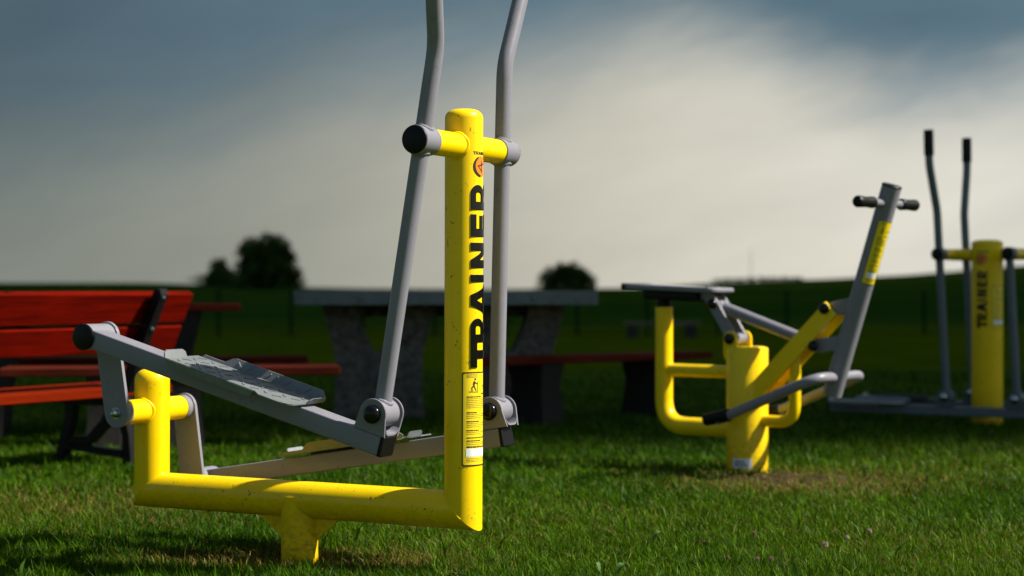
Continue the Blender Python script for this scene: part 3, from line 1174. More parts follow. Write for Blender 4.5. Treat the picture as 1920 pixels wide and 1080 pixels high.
def handle(parent, side, x0, z0, clev_off, tilt, bend, top=True, za=ZA, ra=RA, xax=0.0, yz=YZ, mat='grey_paint', grips=True, rh=0.0240):
    """swinging handle: lower pivot (x0, z0), axle at (xax, za), splayed top"""
    y = side * yz
    low = Vector((x0, y, z0))
    axp = Vector((xax, y, za))
    d = (axp - low).normalized()
    b1 = axp + d * 0.262
    up = Vector((d.x * math.cos(bend), side * math.sin(bend), d.z * math.cos(bend))).normalized()
    b2 = b1 + up * 0.30
    tip = b2 + Vector((d.x * 0.3, side * 0.02, 1)).normalized() * 0.20
    path = fillet([low + d * 0.03, b1, b2, tip], [0.22, 0.22], 8) if top else [low + d * 0.03, axp]
    grips = grips and top
    h = MB().tube(path, rh, 28).build('handle', mat, parent)
    # sleeve on the axle
    sr = ra + 0.0042
    MB().lathe((xax, side * (yz - 0.041), za), (0, side, 0), [(0, sr - 0.004), (0, sr - 0.0015), (0.0015, sr), (0.080, sr), (0.0815, sr - 0.0015)], 40).build('axle_sleeve', mat, h)
    e = side * (yz + 0.0405)
    MB().lathe((xax, e, za), (0, side, 0), [(-0.004, sr - 0.003), (0.001, sr - 0.001), (0.004, sr - 0.002), (0.0065, sr - 0.007), (0.007, 0)], 40).build('axle_cap', 'black_plastic', h)
    for s in ((-1, 1) if top else (-1,)):
        saddle_weld(axp, (0, 1, 0), d * s, sr, rh, 0.005).build('weld_bead', mat, h)
    # pivot housing at the foot
    hr = 0.0385
    MB().lathe((x0, y - 0.036, z0), (0, 1, 0), [(0, hr - 0.006), (0, hr - 0.001), (0.001, hr), (0.071, hr), (0.072, hr - 0.001), (0.072, hr - 0.006)], 40).build('pivot_housing', mat, h)
    saddle_weld(low, (0, 1, 0), d, hr, rh, 0.006).build('weld_bead', mat, h)
    if grips:
        gp = [tip - (tip - b2).normalized() * 0.15, tip + (tip - b2).normalized() * 0.006]
        g = MB()
        n = 24
        pts = [gp[0].lerp(gp[1], i / n) for i in range(n + 1)]
        g.tube(pts, [rh + 0.005 + (0.0012 if i % 2 else 0) if i not in (0, n) else rh + 0.003 for i in range(n + 1)], 20)
        g.build('grip', 'black_plastic', h)
    return h


def clevis(parent, side, cx, cz, base_pt, slope, yz, mat='grey_paint', capmat='black_gloss'):
    """U shaped bracket welded on the arm that holds the handle pivot"""
    y = side * yz
    th = math.atan(slope)
    ct, st = math.cos(th), math.sin(th)
    w = 0.044
    t_ = 0.006
    # local frame: a forward along the arm, h up from the arm top
    bx, bz = base_pt
    ha = (cx - bx) * ct + (cz - bz) * st
    hh = -(cx - bx) * st + (cz - bz) * ct
    r = 0.044
    prof = arc(ha, hh, r, r, -5, 185, 16) + [(ha - r - 0.012, 0.0), (ha + r + 0.004, 0.0)]

    def O(sgn):
        def f(a, h, d):
            yy = y + sgn * (w + d - 0.012 * max(0, 1 - h / max(hh, 1e-6)) ** 2)
            return Vector((bx + a * ct - h * st, yy, bz + a * st + h * ct))
        return f
    root = None
    for sgn in (-1, 1):
        mb = MB()
        mb.prism(prof, 0.0, t_, O(sgn), 0.0012)
        o = mb.build('clevis_plate', mat, parent, 30)
        root = root or o
        f = O(sgn)
        o2 = f(ha, hh, t_)
        cap = MB()
        prof2 = [(0, 0.0265), (0.004, 0.0265)] + [(0.004 + 0.014 * math.sin(i / 8 * PI / 2), 0.026 * math.cos(i / 8 * PI / 2)) for i in range(9)]
        cap.lathe(o2, (0, sgn, 0), prof2, 32)
        cap.build('pivot_cap', capmat, o)
    # web joining the plates
    mb = MB()
    pts = []
    for i in range(13):
        s = -1 + 2 * i / 12
        pts.append((s * (w + t_ * 0.5 - 0.012), 0.003 + 0.016 * abs(s) ** 5))
    low = [[Vector((bx + a * ct - h * st, y + p, bz + a * st + h * ct)) for p, h in pts] for a in (ha - r * 0.9, ha + r + 0.003)]
    upv = [[Vector((bx + a * ct - (h + 0.005) * st, y + p, bz + a * st + (h + 0.005) * ct)) for p, h in pts] for a in (ha - r * 0.9, ha + r + 0.003)]
    mb.loft([low[0] + upv[0][::-1], low[1] + upv[1][::-1]])
    mb.build('clevis_web', mat, parent, 40)
    return root


def pedal_station(side, crank, front, pivot, bend, ped_at):
    y = side * YZ
    rx, rz_ = -LB + crank[0], ZL + crank[1]
    # link plate between crank axle and arm
    yi = 0.163
    mb = MB()
    mb.prism(stadium((-LB, ZL), (rx, rz_), 0.0455), side * yi, side * (yi + 0.012), XZ, 0.0015)
    lk = mb.build('link_plate', 'grey_paint', M1, 30)
    MB().lathe((-LB, side * 0.1385, ZL), (0, side, 0), [(0, 0.034), (0, 0.0405), (0.0235, 0.0405), (0.0245, 0.034)], 36).build('spacer_ring', 'grey_paint', lk)
    prof = [(0, 0.019), (0.002, 0.019), (0.002, 0.0135), (0.011, 0.0135), (0.013, 0.0115)] + [(0.013 + 0.009 * math.sin(i / 5 * PI / 2), 0.0105 * math.cos(i / 5 * PI / 2)) for i in range(6)]
    MB().lathe((-LB, side * (yi + 0.012), ZL), (0, side, 0), prof, 12).build('axle_nut', 'bolt_steel', lk, 25)
    # arm
    ex, ez = front
    dx, dz = ex - rx, ez - rz_
    ln = math.hypot(dx, dz)
    ct, st = dx / ln, dz / ln
    W2, H2 = 0.035, 0.029

    def A(u, v, w):
        return Vector((rx + u * ct - w * st, y + v, rz_ + u * st + w * ct))
    mb = MB()
    r_ = 0.005
    sec = []
    for cx, cy, a0 in ((W2 - r_, H2 - r_, 0), (-W2 + r_, H2 - r_, 90), (-W2 + r_, -H2 + r_, 180), (W2 - r_, -H2 + r_, 270)):
        sec += arc(cx, cy, r_, r_, a0, a0 + 90, 4)
    mb.loft([[A(0.02, a, c) for a, c in sec], [A(ln - 0.012, a, c) for a, c in sec]])
    arm = mb.build('pedal_arm', 'grey_paint', M1, 30)
    mb = MB()
    mb.loft([[A(ln - 0.012, a * 1.02, c * 1.02) for a, c in sec], [A(ln - 0.002, a * 1.02, c * 1.02) for a, c in sec], [A(ln, a * 0.93, c * 0.93) for a, c in sec]])
    mb.build('end_plug', 'black_plastic', arm, 25)
    # hub tube across the rear end of the arm
    MB().lathe((rx, side * 0.1755, rz_), (0, side, 0), [(0, 0.036), (0, 0.0395), (0.104, 0.0395), (0.105, 0.036)], 40).build('arm_hub', 'grey_paint', arm)
    MB().lathe((rx, side * 0.280, rz_), (0, side, 0), [(-0.006, 0.038), (0, 0.0412), (0.004, 0.0408), (0.008, 0.034), (0.0085, 0)], 40).build('hub_cap', 'black_plastic', arm)
    ped_x = ped_at
    pedal_shape(M1, lambda u, v, w: A(ped_x + u, side * v, H2 + w), side)
    px_, pz_ = pivot
    ub = (px_ - rx) * ct + (pz_ - rz_) * st
    base = A(ub, 0, H2)
    clevis(M1, side, px_, pz_, (base.x, base.z), st / ct, YZ)
    handle(M1, side, px_, pz_, 0, 0, bend)


pedal_station(-1, (-0.040, 0.239), (-0.106, 0.394), (-0.129, 0.4876), math.radians(21), 0.585)
pedal_station(1, (0.034, -0.240), (0.0216, 0.393), (-0.0184, 0.469), math.radians(24), 0.585)

zy = lambda y: EYE + (543 - y) / 3300 * 5.065
m1map = cyl_map(0, 0, R_T, 0.0)
# girth runs so that positive s is to the right seen from outside: mirror
m1 = lambda s, z, h: m1map(s, z, h)
word_on(M1, m1, zy, 0.078, 0.0030, 0.0011)
info_label(M1, m1, 0.128, zy(873), zy(697))
badge(M1, m1, zy(312), 0.030)


# ------------------------------------------------------------------ machine two: riding trainer
T2 = math.radians(-42)
M2 = thing('riding_trainer', 'yellow and grey horse riding trainer with flat seat and handlebar column on a mound', 'riding trainer', (1.069, 8.0, 0), T2, 'outdoor fitness machines')
RC = 0.0945
mb = MB()
mb.lathe((0, 0, -0.05), (0, 0, 1), [(0, RC), (0.616, RC), (0.622, RC - 0.003), (0.622, RC - 0.012), (0.626, RC - 0.016), (0.626, 0)], 48)
base2 = mb.build('base_column', 'yellow_paint', M2)
mb = MB()
mb.tube(fillet([(0, 0, 0.197), (-0.472, 0, 0.197), (-0.472, 0, 0.752)], 0.125, 12), 0.0415, 32)
mb.build('seat_stop_tube', 'yellow_paint_clean', M2)
mb = MB()
mb.lathe((-0.472, 0, 0.748), (0, 0, 1), [(0, 0.034), (0.004, 0.037), (0.032, 0.035), (0.038, 0.028), (0.038, 0)], 24)
mb.build('rubber_stop', 'black_plastic', M2)
MB().tube([(-0.44, 0, 0.457), (-0.08, 0, 0.457)], 0.030, 28).build('brace_tube', 'yellow_paint_clean', M2)
saddle_weld((-0.472, 0, 0.457), (0, 0, 1), (1, 0, 0), 0.0415, 0.030, 0.005).build('weld_bead', 'yellow_paint_clean', M2)
saddle_weld((0, 0, 0.457), (0, 0, 1), (-1, 0, 0), RC, 0.030, 0.005).build('weld_bead', 'yellow_paint_clean', M2)
MB().tube(fillet([(0.05, 0, 0.243), (0.254, 0, 0.243), (0.254, 0, 0.56)], 0.085, 10), 0.027, 28).build('support_tube', 'yellow_paint_clean', M2)


def bar_plate(parent, name, p0, p1, half, y0, y1, mat, rnd=True):
    mb = MB()
    if rnd:
        mb.prism(stadium(p0, p1, half, 10), y0, y1, XZ, 0.002)
    else:
        d = (Vector(p1) - Vector(p0)).normalized()
        n = Vector((-d.y, d.x)) * half
        q = [Vector(p0) - n, Vector(p1) - n, Vector(p1) + n, Vector(p0) + n]
        mb.prism([(a.x, a.y) for a in q], y0, y1, XZ, 0.003)
    return mb.build(name, mat, parent, 30)


def dome_cap(parent, x, y, z, s, r=0.024, mat='black_gloss'):
    prof = [(0, r), (0.006, r)] + [(0.006 + r * 0.7 * math.sin(i / 7 * PI / 2), r * math.cos(i / 7 * PI / 2)) for i in range(8)]
    return MB().lathe((x, y, z), (0, s, 0), prof, 24).build('bolt_cap', mat, parent)


for s in (-1, 1):
    bar_plate(M2, 'strut', (0.035, 0.335), (0.470, 0.752), 0.039, s * 0.034, s * 0.058, 'yellow_paint_clean', False)
    dome_cap(M2, 0.444, s * 0.058, 0.752, s, 0.025)
    dome_cap(M2, 0.383, s * 0.050, 0.588, s, 0.024)
    # pivot ears on the column top
    bar_plate(M2, 'ear', (-0.052, 0.545), (-0.052, 0.611), 0.036, s * 0.052, s * 0.064, 'yellow_paint_clean')
    dome_cap(M2, -0.052, s * 0.064, 0.611, s, 0.026)
    rk = bar_plate(M2, 'rocker', (-0.052, 0.611), (-0.195, 0.822), 0.027, s * 0.034, s * 0.046, 'grey_paint')
    dome_cap(rk, -0.159, s * 0.046, 0.749 + 0.02, s, 0.024)
MB().lathe((-0.052, -0.05, 0.611), (0, 1, 0), [(0, 0.025), (0.1, 0.025)], 24).build('rocker_hub', 'grey_paint', M2)
MB().lathe((-0.145, -0.034, 0.757), (0, 1, 0), [(0, 0.028), (0.068, 0.028)], 24).build('push_hub', 'grey_paint', M2)
MB().tube([(-0.145, 0, 0.757), (0.405, 0, 0.580)], 0.0270, 28).build('push_tube', 'grey_paint', M2)
# lugs on the handlebar column
cb, ctp = Vector((0.446, 0, 0.375)), Vector((0.741, 0, 1.276))
cd = (ctp - cb).normalized()
for zz, x0, hub in ((0.753, 0.472, 0.030), (0.588, 0.383, 0.028)):
    xc = cb.x + cd.x / cd.z * (zz - cb.z)
    mb = MB()
    mb.prism(stadium((x0, zz), (xc, zz + 0.02), 0.030, 8), -0.030, 0.030, XZ, 0.002)
    mb.build('lug', 'grey_paint', M2, 30)
col2 = MB()
col2.tube([cb, ctp], 0.0425, 36)
col2 = col2.build('handle_column', 'grey_paint', M2)
MB().lathe(ctp - cd * 0.001, cd, [(-0.002, 0.043), (0.004, 0.0435), (0.007, 0.040), (0.008, 0)], 36).build('column_cap', 'black_plastic', col2)
hb = cb + cd * ((1.203 - cb.z) / cd.z)
bar = MB().tube([hb + Vector((0, -0.17, 0)), hb + Vector((0, 0.17, 0))], 0.0165, 20).build('handlebar', 'grey_paint', M2)
for s in (-1, 1):
    prof = [(0.0, 0.016), (0.0, 0.0235), (0.004, 0.0255), (0.02, 0.0245), (0.06, 0.0225), (0.10, 0.0245), (0.122, 0.0255), (0.130, 0.022), (0.134, 0.012), (0.135, 0)]
    MB().lathe(hb + Vector((0, s * 0.115, 0)), (0, s, 0), prof, 24).build('grip', 'black_plastic', bar)
    saddle_weld(hb, cd, (0, s, 0), 0.0425, 0.0165, 0.004).build('weld_bead', 'grey_paint', bar)
    # foot rests
    p = fillet([(0.47, 0, 0.452), (0.495, s * 0.205, 0.458), (-0.02, s * 0.205, 0.252)], 0.085, 12)
    fr = MB().tube(p, 0.0225, 24).build('foot_rest', 'grey_paint', M2)
    gd = (Vector((-0.02, s * 0.205, 0.252)) - Vector((0.495, s * 0.205, 0.458))).normalized()
    g0 = Vector((0.045, s * 0.205, 0.278))
    MB().lathe(g0, Vector((gd.x, gd.y, gd.z * 0.55)), [(0.0, 0.022), (0.0, 0.028), (0.005, 0.0300), (0.11, 0.0285), (0.130, 0.0275), (0.138, 0.020), (0.139, 0)], 24).build('foot_grip', 'black_plastic', fr)
    saddle_weld((0.47, 0, 0.452), cd, (0, s, 0), 0.0425, 0.0225, 0.004).build('weld_bead', 'grey_paint', fr)
# seat
mb = MB()
TI = math.radians(2.2)
sx = Matrix.Translation((-0.385, 0, 0.840)) @ Matrix.Rotation(TI, 4, 'Y')
outl = rrect(-0.285, 0.265, -0.10, 0.10, 0.045)
mb.prism(outl, -0.010, 0.012, lambda a, c, d: sx @ Vector((a, c, d)), 0.006)
seat = mb.build('seat', 'grey_paint', M2, 30)
mb = MB()
mb.prism(rrect(-0.17, 0.15, -0.07, 0.07, 0.02), -0.055, -0.0095, lambda a, c, d: sx @ Vector((a, c, d)), 0.006)
mb.build('seat_frame', 'black_plastic', seat, 30)
mb = MB()
mb.prism(arc(-0.2415, -0.055, 0.048, 0.048, 180, 270, 6) + arc(-0.2415, 0.055, 0.048, 0.048, 90, 180, 6), -0.012, 0.0145, lambda a, c, d: sx @ Vector((a, c, d)), 0.003)
mb.build('seat_edge_guard', 'black_plastic', seat, 30)
mb = MB()
mb.prism([(-0.19, -0.02), (0.0, -0.012), (0.18, -0.012), (0.23, -0.030), (0.20, -0.045), (0.0, -0.048)], -0.033, 0.033, lambda a, c, d: sx @ Vector((a, d, c)), 0.002)
mb.build('seat_bracket', 'grey_paint', seat, 30)
# notice on the column: wrapped round a leaning tube
cz = Vector((0, 0, 1))
ey = Vector((0, 1, 0))
ex_ = cd.cross(ey).normalized() * -1
if ex_.x < 0:
    ex_ = -ex_


def m2map(s, z, h):
    a = math.radians(-31) + s / 0.0425
    o = cb + cd * ((z - cb.z) / cd.z)
    return o + (ex_ * math.cos(a) + ey * math.sin(a)) * (0.0425 + h)


info_label(M2, m2map, 0.070, 0.868, 1.135, 0.002, 5)
mb = MB()
wrapped(mb, rect(-0.045, 0.045, 0.030, 0.074), None, cyl_map(0, 0, RC, math.radians(-70)), 0.0008, 0.008)
st2 = mb.build('base_sticker', 'label_white', M2)
mb = MB()
for k_ in range(3):
    wrapped(mb, rect(-0.036, 0.01 + 0.008 * k_, 0.060 - 0.010 * k_, 0.065 - 0.010 * k_), None, cyl_map(0, 0, RC + 0.0009, math.radians(-70)), 0.0004, 0.008)
mb.build('sticker_print', 'print_black', st2)

# ------------------------------------------------------------------ machine three: double cross trainer in the shade
T3 = math.radians(-33)
M3 = thing('double_cross_trainer', 'dull yellow double cross trainer at the right edge, shaded and out of focus', 'cross trainer', (2.916, 10.8, 0), T3, 'outdoor fitness machines')
mb = MB()
R3 = 0.0945
mb.tube([(0, 0, -0.05), (0, 0, 1.118)], R3, 48)
dome(mb, (0, 0, 1.118), R3, h=0.022)
mb.build('main_post', 'yellow_paint', M3)
Z3 = 1.05
for sx_ in (-1, 1):
    xa = sx_ * 0.215
    MB().tube([(sx_ * 0.05, 0, Z3), (xa, 0, Z3)], 0.036, 28).build('axle_arm', 'yellow_paint_clean', M3)
    MB().tube([(xa, -0.235, Z3), (xa, 0.235, Z3)], 0.0345, 28).build('handle_axle', 'yellow_paint_clean', M3)
    for side in (-1, 1):
        handle(M3, side, xa + 0.045, 0.185, 0, 0, math.radians(19), za=Z3, ra=0.0345, xax=xa, yz=0.25, mat='dark_grey_paint', top=(sx_ < 0))
        mb = MB()
        clevis(M3, side, xa + 0.045, 0.185, (xa + 0.045, 0.128), 0.0, 0.25, mat='dark_grey_paint', capmat='bolt_steel')
        pedal_shape(M3, (lambda xx, sd: (lambda u, v, w: Vector((xx + (u if sx_ < 0 else -u), sd * (0.25 + v), 0.128 + w))))(sx_ * 0.66, side), side)
for side in (-1, 1):
    mb = MB()
    mb.box((-0.92, side * 0.25 - 0.03, 0.072), (0.92, side * 0.25 + 0.03, 0.128), 0.004)
    arm3 = mb.build('pedal_arm', 'dark_grey_paint', M3, 30)
    for sx_ in (-1, 1):
        mb = MB()
        mb.box((sx_ * 0.924 - 0.006, side * 0.25 - 0.031, 0.071), (sx_ * 0.924 + 0.006, side * 0.25 + 0.031, 0.129), 0.002)
        mb.build('end_plug', 'black_plastic', arm3, 30)
mb = MB()
mb.tube([(0, -0.25, 0.10), (0, 0.25, 0.10)], 0.022, 20)
mb.build('cross_tube', 'dark_grey_paint', M3)
m3 = cyl_map(0, 0, R3, -PI / 2 - 0.02)
z3 = lambda y: 0.835 + (543 - (508 + (y - 346.8) / 342.7 * 108)) / 3300 * 10.7
word_on(M3, m3, z3, 0.066, 0.003, 0.001, 0.02)
badge(M3, m3, 1.02, 0.036)
m3b = cyl_map(0, 0, R3, -PI / 2 + 1.15)
info_label(M3, m3b, 0.105, 0.60, 0.86, 0.003, 9)


# ------------------------------------------------------------------ red park bench, seen from behind
BX = Vector((-0.5, -0.866, 0))
B1 = thing('park_bench', 'red plank park bench with black iron legs, seen from behind at the left', 'bench', (-1.966, 8.35, 0), math.atan2(BX.y, BX.x), 'red wooden benches')
# local: x along the bench (towards the camera), y to the back
lean = Vector((0, 0.106, 0.225)).normalized()


def back_pt(z):
    return 0.205 + (z - 0.52) * 0.106 / 0.225


def iron_frame(x):
    mb = MB()
    w = 0.024

    def bar(pts, h):
        # flat cast bar swept in the y-z plane
        P = [Vector(q) for q in pts]
        L_, R_ = [], []
        for i, q in enumerate(P):
            tg = (P[min(i + 1, len(P) - 1)] - P[max(i - 1, 0)]).normalized()
            n = Vector((-tg.y, tg.x)) * h[i] / 2
            L_.append(q + n)
            R_.append(q - n)
        rings = []
        for a, c in zip(L_, R_):
            rings.append([Vector((x - w, a.x, a.y)), Vector((x + w, a.x, a.y)), Vector((x + w, c.x, c.y)), Vector((x - w, c.x, c.y))])
        mb.loft(rings)
    bar([(-0.235, 0.0), (-0.20, 0.12), (-0.165, 0.22), (-0.16, 0.325)], [0.055, 0.045, 0.045, 0.055])
    bar([(0.205, 0.0), (0.195, 0.15), (0.165, 0.26), (0.14, 0.325)], [0.055, 0.045, 0.045, 0.06])
    bar([(0.14, 0.31), (0.05, 0.2), (-0.04, 0.12), (-0.165, 0.11)], [0.05, 0.04, 0.04, 0.05])
    bar([(-0.19, 0.09), (0.0, 0.075), (0.20, 0.06)], [0.035, 0.035, 0.035])
    bar([(-0.22, 0.31), (0.0, 0.305), (0.20, 0.318)], [0.04, 0.04, 0.045])
    bar([(0.13, 0.30), (0.215, 0.42), (back_pt(0.55) + 0.036, 0.55), (back_pt(0.83) + 0.042, 0.82), (back_pt(0.84) + 0.040, 0.838)], [0.06, 0.06, 0.058, 0.050, 0.025])
    return mb.build('iron_frame', 'cast_iron', B1, 40)


fr0 = iron_frame(0.0)
iron_frame(1.38)
for z0, z1 in ((0.545, 0.668), (0.684, 0.822)):
    rr = math.atan2(lean.y, lean.z)
    zc = (z0 + z1) / 2
    xf = Matrix.Translation((0.69, back_pt(zc) - 0.018, zc)) @ Matrix.Rotation(-rr, 4, 'X')
    hl = (z1 - z0) / 2 / math.cos(rr)
    mb = MB()
    mb.box((-0.98, -0.019, -hl), (0.98, 0.019, hl), 0.006, xf)
    mb.build('back_plank', 'red_wood', B1, 30)
    for xx in (0.0, 1.38):
        q = Vector((xx, back_pt(zc + 0.045) + 0.068, zc + 0.045))
        MB().lathe(q, (0, 1, -0.45), [(-0.01, 0.012), (0.006, 0.011), (0.012, 0.004), (0.012, 0)], 10).build('plank_bolt', 'bolt_steel', B1)
for i, y0 in enumerate((0.075, -0.07, -0.215)):
    mb = MB()
    mb.box((-0.30, y0, 0.334), (1.66, y0 + 0.128, 0.381), 0.006)
    mb.build('seat_plank', 'orange_wood', B1, 30)


# ------------------------------------------------------------------ concrete table tennis table
TA = math.radians(5)
nl = at_px(553, 10.75)
ldir = Vector((math.cos(TA), math.sin(TA), 0))
wdir = Vector((-math.sin(TA), math.cos(TA), 0))
TLEN, TWID = 1.86, 0.95
tc_ = nl + ldir * TLEN / 2 + wdir * TWID / 2
TB = thing('concrete_table', 'heavy grey concrete table with riveted metal edge and slab legs behind the cross trainer', 'table', (tc_.x, tc_.y, 0), TA)
mb = MB()
mb.box((-TLEN / 2 + 0.012, -TWID / 2 + 0.012, 0.742), (TLEN / 2 - 0.012, TWID / 2 - 0.012, 0.822), 0.006)
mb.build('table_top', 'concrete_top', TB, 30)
for i in range(4):
    mb = MB()
    if i < 2:
        s = -1 if i == 0 else 1
        mb.box((-TLEN / 2, s * TWID / 2 - 0.01, 0.738), (TLEN / 2, s * TWID / 2 + 0.01, 0.826), 0.004)
    else:
        s = -1 if i == 2 else 1
        mb.box((s * TLEN / 2 - 0.01, -TWID / 2 + 0.012, 0.738), (s * TLEN / 2 + 0.01, TWID / 2 - 0.012, 0.826), 0.004)
    ed = mb.build('metal_edge', 'aluminium_edge', TB, 30)
    n = 7 if i < 2 else 4
    for j in range(n):
        f = (j + 0.5) / n * 2 - 1
        if i < 2:
            r_v = MB().lathe((f * TLEN / 2, s * (TWID / 2 + 0.009), 0.782), (0, s, 0), [(0, 0.016), (0.003, 0.015), (0.006, 0.008), (0.0065, 0)], 12)
        else:
            r_v = MB().lathe((s * (TLEN / 2 + 0.009), f * TWID / 2 * 0.9, 0.782), (s, 0, 0), [(0, 0.016), (0.003, 0.015), (0.006, 0.008), (0.0065, 0)], 12)
        r_v.build('rivet', 'aluminium_edge', ed)
for s in (-1, 1):
    mb = MB()
    # slab with a wedge cut out of the top, waisted sides
    out = [(-0.30, -0.05), (0.30, -0.05), (0.275, 0.20), (0.275, 0.42), (0.36, 0.736), (0.13, 0.736), (0.10, 0.60), (0.03, 0.44), (-0.03, 0.44), (-0.10, 0.60), (-0.13, 0.736), (-0.36, 0.736), (-0.275, 0.42), (-0.275, 0.20)]
    bmx = flat_poly_mesh(out, None)
    bmx.verts.index_update()
    fl = [(v.co.x, v.co.y) for v in bmx.verts]
    fc_ = [tuple(v.index for v in f.verts) for f in bmx.faces]
    be = [(e.verts[0].index, e.verts[1].index) for e in bmx.edges if len(e.link_faces) == 1]
    bmx.free()
    n = len(fl)
    xm = s * 0.415
    vs = [Vector((xm + a, -0.13, c)) for a, c in fl] + [Vector((xm + a, 0.13, c)) for a, c in fl]
    fs = fc_ + [tuple(i + n for i in f) for f in fc_] + [(a, c, c + n, a + n) for a, c in be]
    mb.add(vs, fs)
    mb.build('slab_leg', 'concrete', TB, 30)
mb = MB()
mb.box((-0.74, 0.14, 0.66), (0.74, 0.20, 0.7365), 0.004)
mb.build('stretcher', 'concrete', TB)


def plank_bench(label, end, ang, length, top_z, mat, ends=(0.18, 0.82)):
    """planks on two concrete feet; end is the right hand end, local x runs to the left"""
    root = thing('plank_bench', label, 'bench', (end.x, end.y, 0), ang, 'low plank benches round the tables')
    for i in range(3):
        mb = MB()
        mb.box((0, -0.17 + i * 0.116, top_z - 0.045), (length, -0.17 + i * 0.116 + 0.108, top_z), 0.006)
        mb.build('plank', mat, root, 30)
    for e in ends:
        mb = MB()
        x = e * length
        rings = []
        for z, wx, wy in ((-0.05, 0.10, 0.19), (0.10, 0.085, 0.16), (0.24, 0.075, 0.14), (top_z - 0.046, 0.09, 0.165)):
            rings.append([Vector((x - wx, -wy, z)), Vector((x + wx, -wy, z)), Vector((x + wx, wy, z)), Vector((x - wx, wy, z))])
        mb.loft(rings)
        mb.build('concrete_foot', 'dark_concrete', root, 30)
    return root


A46 = PI + TA
plank_bench('brown plank bench on concrete feet along the right side of the concrete table', at_px(1303, 11.75), PI + math.radians(40), 1.95, 0.425, 'brown_wood', (0.22, 0.72))
plank_bench('reddish plank bench running up to the left leg of the concrete table', at_px(636, 9.45), PI + math.radians(8), 1.75, 0.43, 'brown_wood', (0.46, 0.70))
plank_bench('reddish plank bench just beyond the picnic table behind the red park bench', at_px(577, 10.75), PI + math.radians(8), 1.75, 0.43, 'brown_wood', (0.42, 0.62))
plank_bench('distant dim plank bench on the lawn behind the riding trainer', at_px(1312, 30.0), PI, 1.30, 0.28, 'grey_wood', (0.12, 0.88))
pe = at_px(451, 10.1)
PT = thing('picnic_table', 'reddish plank picnic table half hidden behind the red park bench', 'table', (pe.x, pe.y, 0), PI + math.radians(8))
for i in range(5):
    mb = MB()
    mb.box((0, -0.30 + i * 0.121, 0.715), (1.6, -0.30 + i * 0.121 + 0.115, 0.757), 0.006)
    mb.build('plank', 'brown_wood', PT, 30)
for x in (0.28, 1.25):
    mb = MB()
    rings = []
    for z, sh, wy in ((-0.05, 0.12, 0.24), (0.25, 0.10, 0.18), (0.45, 0.06, 0.18), (0.714, 0.0, 0.28)):
        rings.append([Vector((x + sh - 0.06, -wy, z)), Vector((x + sh + 0.06, -wy, z)), Vector((x + sh + 0.06, wy, z)), Vector((x + sh - 0.06, wy, z))])
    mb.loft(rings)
    mb.build('concrete_leg', 'dark_concrete', PT, 30)


# ------------------------------------------------------------------ soil mound at the riding trainer
def build_mound():
    n_a, n_r = 48, 14
    vs = [(0, 0, 0.025)]
    for k_ in range(1, n_r + 1):
        for i in range(n_a):
            a = 2 * PI * i / n_a
            rr = k_ / n_r * (0.42 + 0.10 * noise.noise(Vector((math.cos(a) * 1.5, math.sin(a) * 1.5, 2))))
            x, y = rr * math.cos(a) * 1.3, rr * math.sin(a)
            s = 1 - k_ / n_r
            z = 0.028 * s ** 0.7 + 0.020 * noise.fractal(Vector((x * 14, y * 14, 0.3)), 1.0, 2.0, 3) * min(1, 3 * s) - 0.004
            vs.append((x, y, z))
    fs = [(0, 1 + i, 1 + (i + 1) % n_a) for i in range(n_a)]
    for k_ in range(n_r - 1):
        for i in range(n_a):
            j = (i + 1) % n_a
            fs.append((1 + k_ * n_a + i, 1 + (k_ + 1) * n_a + i, 1 + (k_ + 1) * n_a + j, 1 + k_ * n_a + j))
    o = MB().add(vs, fs).build('soil', 'soil', None, 60)
    o.location = (1.18, 7.62, 0.0)
    o['kind'] = 'stuff'
    o['label'] = 'low mound of crumbly brown soil at the foot of the riding trainer'


build_mound()


# ------------------------------------------------------------------ grass
def fnoise(x, y, s, ox):
    """cheap smooth value noise on arrays"""
    X, Y = x * s + ox, y * s + ox * 1.7
    xi, yi = np.floor(X).astype(int), np.floor(Y).astype(int)
    fx, fy = X - xi, Y - yi
    fx, fy = fx * fx * (3 - 2 * fx), fy * fy * (3 - 2 * fy)

    def hsh(a, c):
        return np.modf(np.abs(np.sin(a * 127.1 + c * 311.7) * 43758.5453))[0]
    return (hsh(xi, yi) * (1 - fx) + hsh(xi + 1, yi) * fx) * (1 - fy) + (hsh(xi, yi + 1) * (1 - fx) + hsh(xi + 1, yi + 1) * fx) * fy


